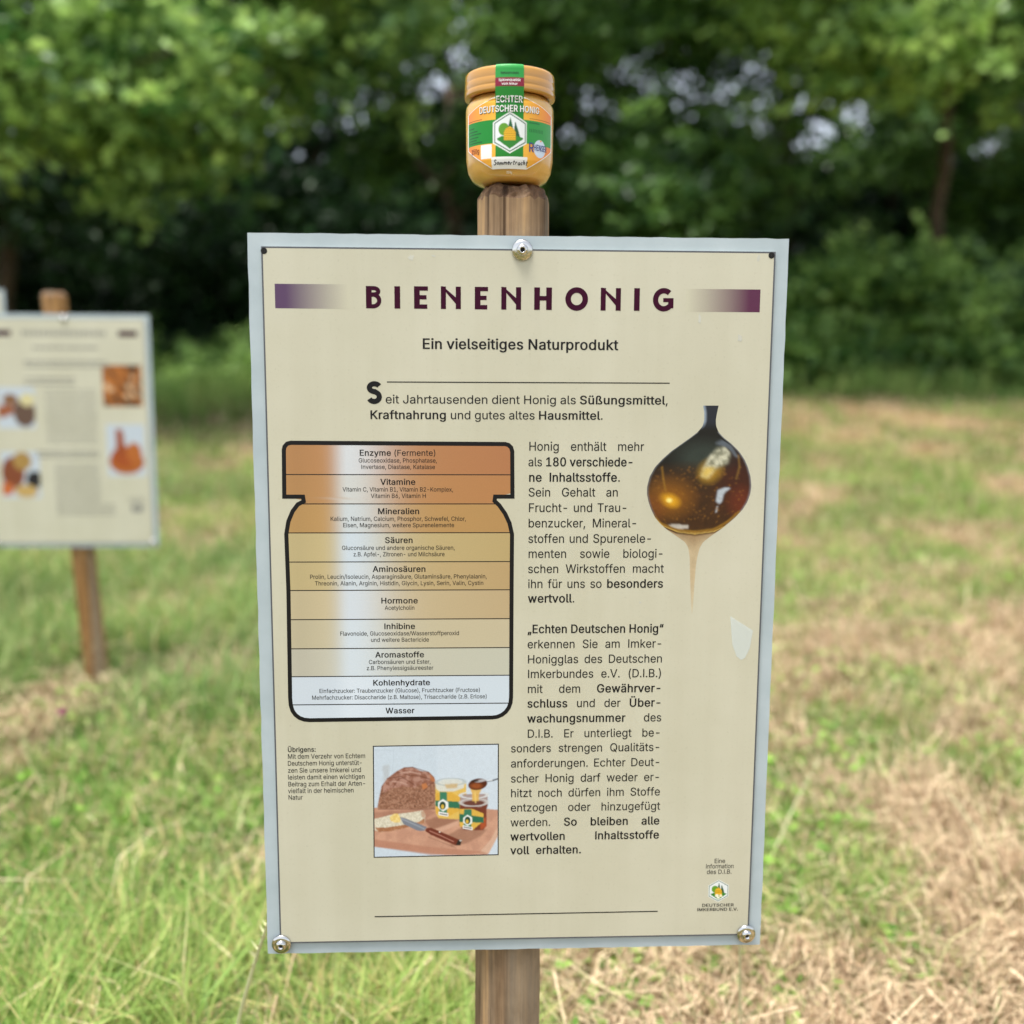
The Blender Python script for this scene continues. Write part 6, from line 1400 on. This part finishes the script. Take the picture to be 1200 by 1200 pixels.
def stalk(base, tip, label, head=None, r=.0016):
    root = empty('flowering_grass' if head is None else head[0], base)
    tag(root, label, 'grass stalk' if head is None else head[1])
    b = Vector(base); t_ = Vector(tip) - b
    P = [t_ * k / 8 + Vector((0, 0, .02 * math.sin(math.pi * k / 8))) for k in range(9)]
    V, F = tube(P, [r * (1 - .5 * k / 8) for k in range(9)])
    obj('stem', V, F, M['stalk'], root)
    if head:
        rr = random.Random(len(label)); bm = bmesh.new()
        for k in range(90):
            a = rr.uniform(0, 6.283); e = math.asin(rr.uniform(-.6, 1)); q = Vector((math.cos(a) * math.cos(e), math.sin(a) * math.cos(e), math.sin(e)))
            c_ = P[-1] + q * head[3] * .55; e_ = P[-1] + q * head[3] * rr.uniform(.9, 1.1) + Vector((0, 0, head[3] * .25))
            s_ = q.orthogonal().normalized() * head[3] * .12
            vs = [bm.verts.new(c_ - s_), bm.verts.new(c_ + s_), bm.verts.new(e_ + s_ * .5), bm.verts.new(e_ - s_ * .5)]; bm.faces.new(vs)
        bmesh.ops.create_icosphere(bm, subdivisions=2, radius=head[3] * .6, matrix=Matrix.Translation(P[-1]))
        bm_obj(head[2], bm, M[head[4]], root)
    else:
        bm = bmesh.new(); rr = random.Random(len(label))
        for k in range(26):
            f = .68 + .32 * k / 26; c_ = t_ * f + Vector((0, 0, .02 * math.sin(math.pi * f))); a = rr.uniform(0, 6.283)
            q = Vector((math.cos(a), math.sin(a), 1.2)).normalized() * rr.uniform(.008, .016); s_ = q.orthogonal().normalized() * .0013
            vs = [bm.verts.new(c_ - s_), bm.verts.new(c_ + s_), bm.verts.new(c_ + q)]; bm.faces.new(vs)
        bm_obj('seed_spikes', bm, M['stalk'], root)
    return root
stalk((-.352, 1.12, 0), (-.240, .98, .36), 'pale upright grass stalk rising just below the bottom left corner of the sharp board', r=.0030)
stalk((.292, 1.18, 0), (.262, 1.10, .30), 'yellow dry grass stalk rising below the bottom right corner of the sharp board', r=.0022)
stalk((-.80, 3.3, 0), (-.55, 3.45, .38), 'long straw coloured stalk leaning right in the grass beside the blurred board')
stalk((-.78, 2.7, 0), (-.62, 2.8, .32), 'shorter dry stalk leaning right in front of the long one beside the blurred board')
stalk((.42, 1.65, 0), (.60, 1.9, .16), 'pale cut stem lying slanted on the straw at the lower right')
stalk((.86, 1.65, 0), (.80, 1.8, .14), 'short pale stem sticking up near the lower right corner of the picture')
stalk((-1.085, 2.40, 0), (-1.09, 2.40, .07), 'single pink clover flower in the green grass below the blurred board', ('clover_flower', 'flower', 'flower_head', .012, 'petal'))
stalk((-.150, 1.30, 0), (-.140, 1.29, .235), 'brown withered clover head just left of the sharp board post, nearer the bottom edge', ('clover_flower', 'flower', 'flower_head', .013, 'seed'))
stalk((-.085, 1.36, 0), (-.080, 1.35, .245), 'brown withered clover head touching the sharp board post on its left', ('clover_flower', 'flower', 'flower_head', .012, 'seed'))

# ------------------------------------------------------------------ wood behind the meadow
def leaf_cloud(rs, centres, radii, n, size, cols, flatten=.75, up=.55):
    """leaf quads in gaussian clumps; every leaf its own tilt, size and green"""
    per = 16
    ns = max(n // per, 1)
    k = rs.choice(len(centres), ns, p=radii ** 2 / np.sum(radii ** 2))
    q = rs.normal(0, .62, (ns, 3))
    SP = centres[k] + q * radii[k][:, None] * np.array([1, 1, flatten])          # spray centres
    sn = rs.normal(0, .45, (ns, 3)); sn[:, 2] += 1; sn /= np.linalg.norm(sn, axis=1)[:, None]
    tone = np.clip(rs.beta(1.3, 1.6, ns) * .8 + .35 * (rs.rand(len(centres))[k] - .4), 0, 1)
    j = np.repeat(np.arange(ns), per); n = len(j)
    off = rs.normal(0, 1, (n, 3)); off /= np.linalg.norm(off, axis=1)[:, None]
    off *= (rs.rand(n) ** .5)[:, None] * size * 2.6
    off -= sn[j] * np.sum(off * sn[j], 1)[:, None] * .72                           # flattened along the spray's normal
    P = SP[j] + off
    nrm = sn[j] * up * 1.6 + rs.normal(0, .55, (n, 3)); nrm /= np.linalg.norm(nrm, axis=1)[:, None]
    a = np.cross(nrm, rs.normal(0, 1, (n, 3))); a /= np.linalg.norm(a, axis=1)[:, None]
    b = np.cross(nrm, a)
    s = (size * rs.uniform(.6, 1.3, n))[:, None]
    V = np.stack([P - a * s * .62, P + b * s * .40 - nrm * s * .06, P + a * s * .62, P - b * s * .40 - nrm * s * .06], 1).reshape(-1, 3)
    F = np.arange(4 * n)
    t = np.clip(tone[j] + rs.normal(0, .14, n), 0, 1); t[rs.rand(n) < .06] = 1.0  # a few leaves set palest, painting in gloss and light shining through
    C = np.repeat(mixc(cols[0], cols[1], t), 4, 0)
    return V, F, np.full(n, 4), C

def limb(rs, p0, p1, r0, r1, seg=7, wob=.12):
    P = []; L = (Vector(p1) - Vector(p0)).length
    for k in range(seg + 1):
        t = k / seg; q = Vector(p0).lerp(Vector(p1), t)
        if 0 < k < seg: q += Vector(rs.normal(0, wob * L / seg * 1.5, 3))
        P.append(q)
    return tube(P, [r0 + (r1 - r0) * k / seg for k in range(seg + 1)], 8)

def tree(name, x, y, label, clumps, n, size, cols, trunk_h=4.5, tr=.13, lean=(0, 0), group=None, seed=0, limbs=9, cat='tree', fork=.35):
    rs = np.random.RandomState(seed)
    if y > 14.5: clumps = open_gap(clumps)
    gz = float(ground_z(x, y))
    root = empty(name, (x, y, gz)); tag(root, label, cat, group)
    C_ = np.array([[c[0] - x, c[1] - y, c[2] - gz] for c in clumps]); R = np.array([c[3] for c in clumps])
    tip = (lean[0], lean[1], trunk_h)
    V, F = limb(rs, (0, 0, -.1), tip, tr, tr * .55, 9, .05)
    obj('trunk', V, F, M['bark'], root, smooth=True)
    if limbs:
        V, F = [], []
        order = rs.permutation(len(C_))[:limbs]
        for j in order:
            f = rs.uniform(fork, 1.0); st = (tip[0] * f, tip[1] * f, trunk_h * f)
            a, b_ = limb(rs, st, tuple(C_[j]), tr * .35, tr * .08, 6, .12)
            F += [tuple(q + len(V) for q in ff) for ff in b_]; V += a
        obj('limbs', V, F, M['bark'], root, smooth=True)
    V, F, sz, C = leaf_cloud(rs, C_, R, n, size, cols)
    o = mesh_np('crown', V, F, sz, M['leaf'], root, C)
    return root

def pix(px, py, D):
    """a place in the world seen in that direction at distance D (used once, to lay out the wood edge)"""
    return ((px - 600) / 1200 * D, D, CAM_H + D * math.tan(math.atan((600 - py) / 1200) - PITCH))

def clumps_in(rs, n, x, y, z, r):
    return [(rs.uniform(*x), rs.uniform(*y), rs.uniform(*z), rs.uniform(*r)) for _ in range(n)]

GAPS = ((382, 112, 58, 50), (540, 65, 34, 60), (908, 142, 42, 26), (862, 100, 34, 12), (1165, 152, 40, 22), (690, 122, 20, 18), (250, 140, 24, 20), (292, 152, 18, 16), (200, 118, 16, 14), (48, 52, 16, 14), (245, 20, 14, 12))
def open_gap(cl):
    """the wood has thin places where the sky shows: drop the clumps that grow there"""
    out = []
    for c in cl:
        D = c[1]; px_ = 600 + c[0] / D * 1200; py_ = 600 - 1200 * math.tan(math.atan((c[2] - CAM_H) / D) + PITCH)
        r_ = c[3] / D * 1200 * .62
        if any(((px_ - a) / (w_ + r_)) ** 2 + ((py_ - b) / (h_ + r_)) ** 2 < 1 for a, b, w_, h_ in GAPS) and (len(out) % 6): continue
        out.append(c)
    return out
GREEN_B = ((46, 92, 38), (182, 218, 124)); GREEN_M = ((36, 76, 38), (132, 174, 92)); GREEN_D = ((22, 46, 30), (70, 108, 62))  # darkest pair has the shade under the canopy put into leaf colour
rs = np.random.RandomState(77)
# two bright trees reaching out over the meadow
cl = clumps_in(rs, 38, (-6.6, -2.2), (9.0, 11.8), (3.0, 5.8), (.45, .9)) + clumps_in(rs, 14, (-7, -1.6), (9.5, 12.5), (4.8, 8.0), (.7, 1.1))
cl = [c for c in cl if not (c[0] > -3.2 and c[2] < 3.3)]
tree('maple_tree', -8.4, 12.4, 'bright green broadleaf tree hanging over the meadow at the upper left', cl, 36000, .125, GREEN_B, 5.0, .16, (.4, -.6), seed=1, limbs=16)
cl = clumps_in(rs, 40, (2.8, 9.2), (13.2, 16.6), (4.9, 8.0), (.5, 1.05)) + clumps_in(rs, 12, (3, 10), (14, 17), (7, 10), (.8, 1.2))
cl = [c for c in cl if not (6.3 < c[0] * 17 / c[1] < 8.6 and c[2] < 6.0)]
tree('oak_tree', 7.0, 17.6, 'leafy tree with a bare grey brown trunk standing at the upper right', cl, 42000, .135, GREEN_B, 6.6, .13, (.15, -.2), seed=2, limbs=14, fork=.68)
# middle row
cl = clumps_in(rs, 34, (-4.6, .4), (17.0, 21), (4.2, 8.6), (.6, 1.2))
cl = [c for c in cl if not (-4.4 < c[0] < -2.6 and 4.9 < c[2] < 6.4)]
tree('beech_tree', -1.3, 21.6, 'darker broadleaf tree behind the pale gap left of the honey jar', cl, 34000, .13, GREEN_M, 6.0, .15, seed=3)
cl = clumps_in(rs, 38, (.0, 5.4), (17.0, 21), (3.6, 8.8), (.6, 1.2))
cl = [c for c in cl if not (3.0 < c[0] < 5.4 and 4.6 < c[2] < 6.2)]
tree('beech_tree', 2.2, 21.4, 'mid green broadleaf tree directly behind and right of the honey jar', cl, 38000, .13, GREEN_M, 6.0, .15, seed=4)
cl = clumps_in(rs, 34, (6.6, 12.5), (18.5, 22), (3.2, 9.0), (.6, 1.2))
tree('beech_tree', 10.2, 20.5, 'mid green tree at the right edge of the picture behind the bare trunk', cl, 30000, .13, GREEN_M, 6.0, .15, seed=5)
cl = clumps_in(rs, 40, (-11.5, -4.6), (14.5, 19), (2.8, 8.2), (.7, 1.3))
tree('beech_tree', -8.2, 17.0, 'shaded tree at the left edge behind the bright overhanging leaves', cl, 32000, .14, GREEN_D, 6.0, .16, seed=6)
# shrubs along the edge
def shrub(x, y, w, h, cols, n, label, seed, size=.13):
    rs = np.random.RandomState(seed)
    cl = []
    for _ in range(int(26 + w * 10)):
        t_ = rs.rand() ** .8
        cl.append((x + rs.normal(0, .62) * w * (1 - .35 * t_), y + rs.uniform(-1.0, 1.0), .45 + t_ * h * rs.uniform(.75, 1.05), rs.uniform(.3, .7)))
    tree('hedge_shrub', x, y, label, cl, n, size, cols, h * .6, .05, seed=seed, limbs=7, cat='shrub')
shrub(6.2, 16.7, 1.9, 2.2, GREEN_B, 26000, 'light green bush below the bare trunk at the right of the field', 31)
shrub(9.4, 17.0, 1.6, 2.4, GREEN_M, 20000, 'green bush at the far right picture edge beneath the trees', 32)
shrub(3.9, 18.6, 1.7, 1.9, GREEN_M, 18000, 'low dark green bush just right of the sharp board', 33)
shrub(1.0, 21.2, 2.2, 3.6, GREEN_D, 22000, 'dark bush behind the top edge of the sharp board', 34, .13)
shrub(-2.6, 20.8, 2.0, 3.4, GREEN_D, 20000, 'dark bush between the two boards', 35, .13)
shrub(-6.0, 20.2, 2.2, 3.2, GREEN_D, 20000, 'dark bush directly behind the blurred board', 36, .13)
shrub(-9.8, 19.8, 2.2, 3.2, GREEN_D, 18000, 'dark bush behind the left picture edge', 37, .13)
# trunks of the back row
for k, (tx, ty) in enumerate([(-10.5, 24.5), (-7.2, 26), (-4.6, 24.2), (-1.6, 26.2), (1.0, 24.6), (3.6, 26.4), (6.4, 24.8), (9.4, 26.0), (12.4, 24.5)]):
    rk = np.random.RandomState(200 + k)
    cl = [(tx + rk.uniform(-2.4, 2.4), ty + rk.uniform(-1.6, 1.6), rk.uniform(2.0, 13.0), rk.uniform(.9, 1.6)) for _ in range(40)]
    cl = [c for c in cl if not (-6.6 < c[0] < -4.0 and 6.4 < c[2] < 8.4) and not (4.6 < c[0] < 7.8 and 5.8 < c[2] < 7.6)]
    tree('woodland_tree', tx, ty, 'dark slender tree in the back row of the wood', cl, 12000, .24, GREEN_D, 9.0, .14, group='back row trees', seed=100 + k, limbs=8)
# dense thicket closing the wood low down
rk = np.random.RandomState(9)
cc = np.array([(rk.uniform(-26, 26), rk.uniform(28, 37), rk.uniform(.2, 7.4), rk.uniform(.9, 1.8)) for _ in range(560)])
V, F, sz, C = leaf_cloud(rk, cc[:, :3], cc[:, 3], 76000, .36, ((24, 42, 20), (52, 76, 36)))  # very dark leaf colours paint in the shade inside the wood
o = mesh_np('far_undergrowth', V, F, sz, M['leaf'], None, C); tag(o, 'dark dense undergrowth deep inside the wood', 'undergrowth', kind='stuff')
# nettles and weeds where meadow and wood meet
rk = np.random.RandomState(19); nw = 420
xx = rk.uniform(-14, 14, nw); back = rk.rand(nw) ** 1.6
cc = np.c_[xx, edge_y(xx) + .6 - back * 4.8, .62 + (1 - back) * rk.uniform(.0, .75, nw)]
V, F, sz, C = leaf_cloud(rk, cc, .14 + (1 - back) * rk.uniform(.1, .46, nw), 56000, .08, GREEN_B, flatten=.7)
o = mesh_np('nettles', V, F, sz, M['leaf'], None, C); tag(o, 'low light green weeds along the foot of the wood', 'weeds', kind='stuff')
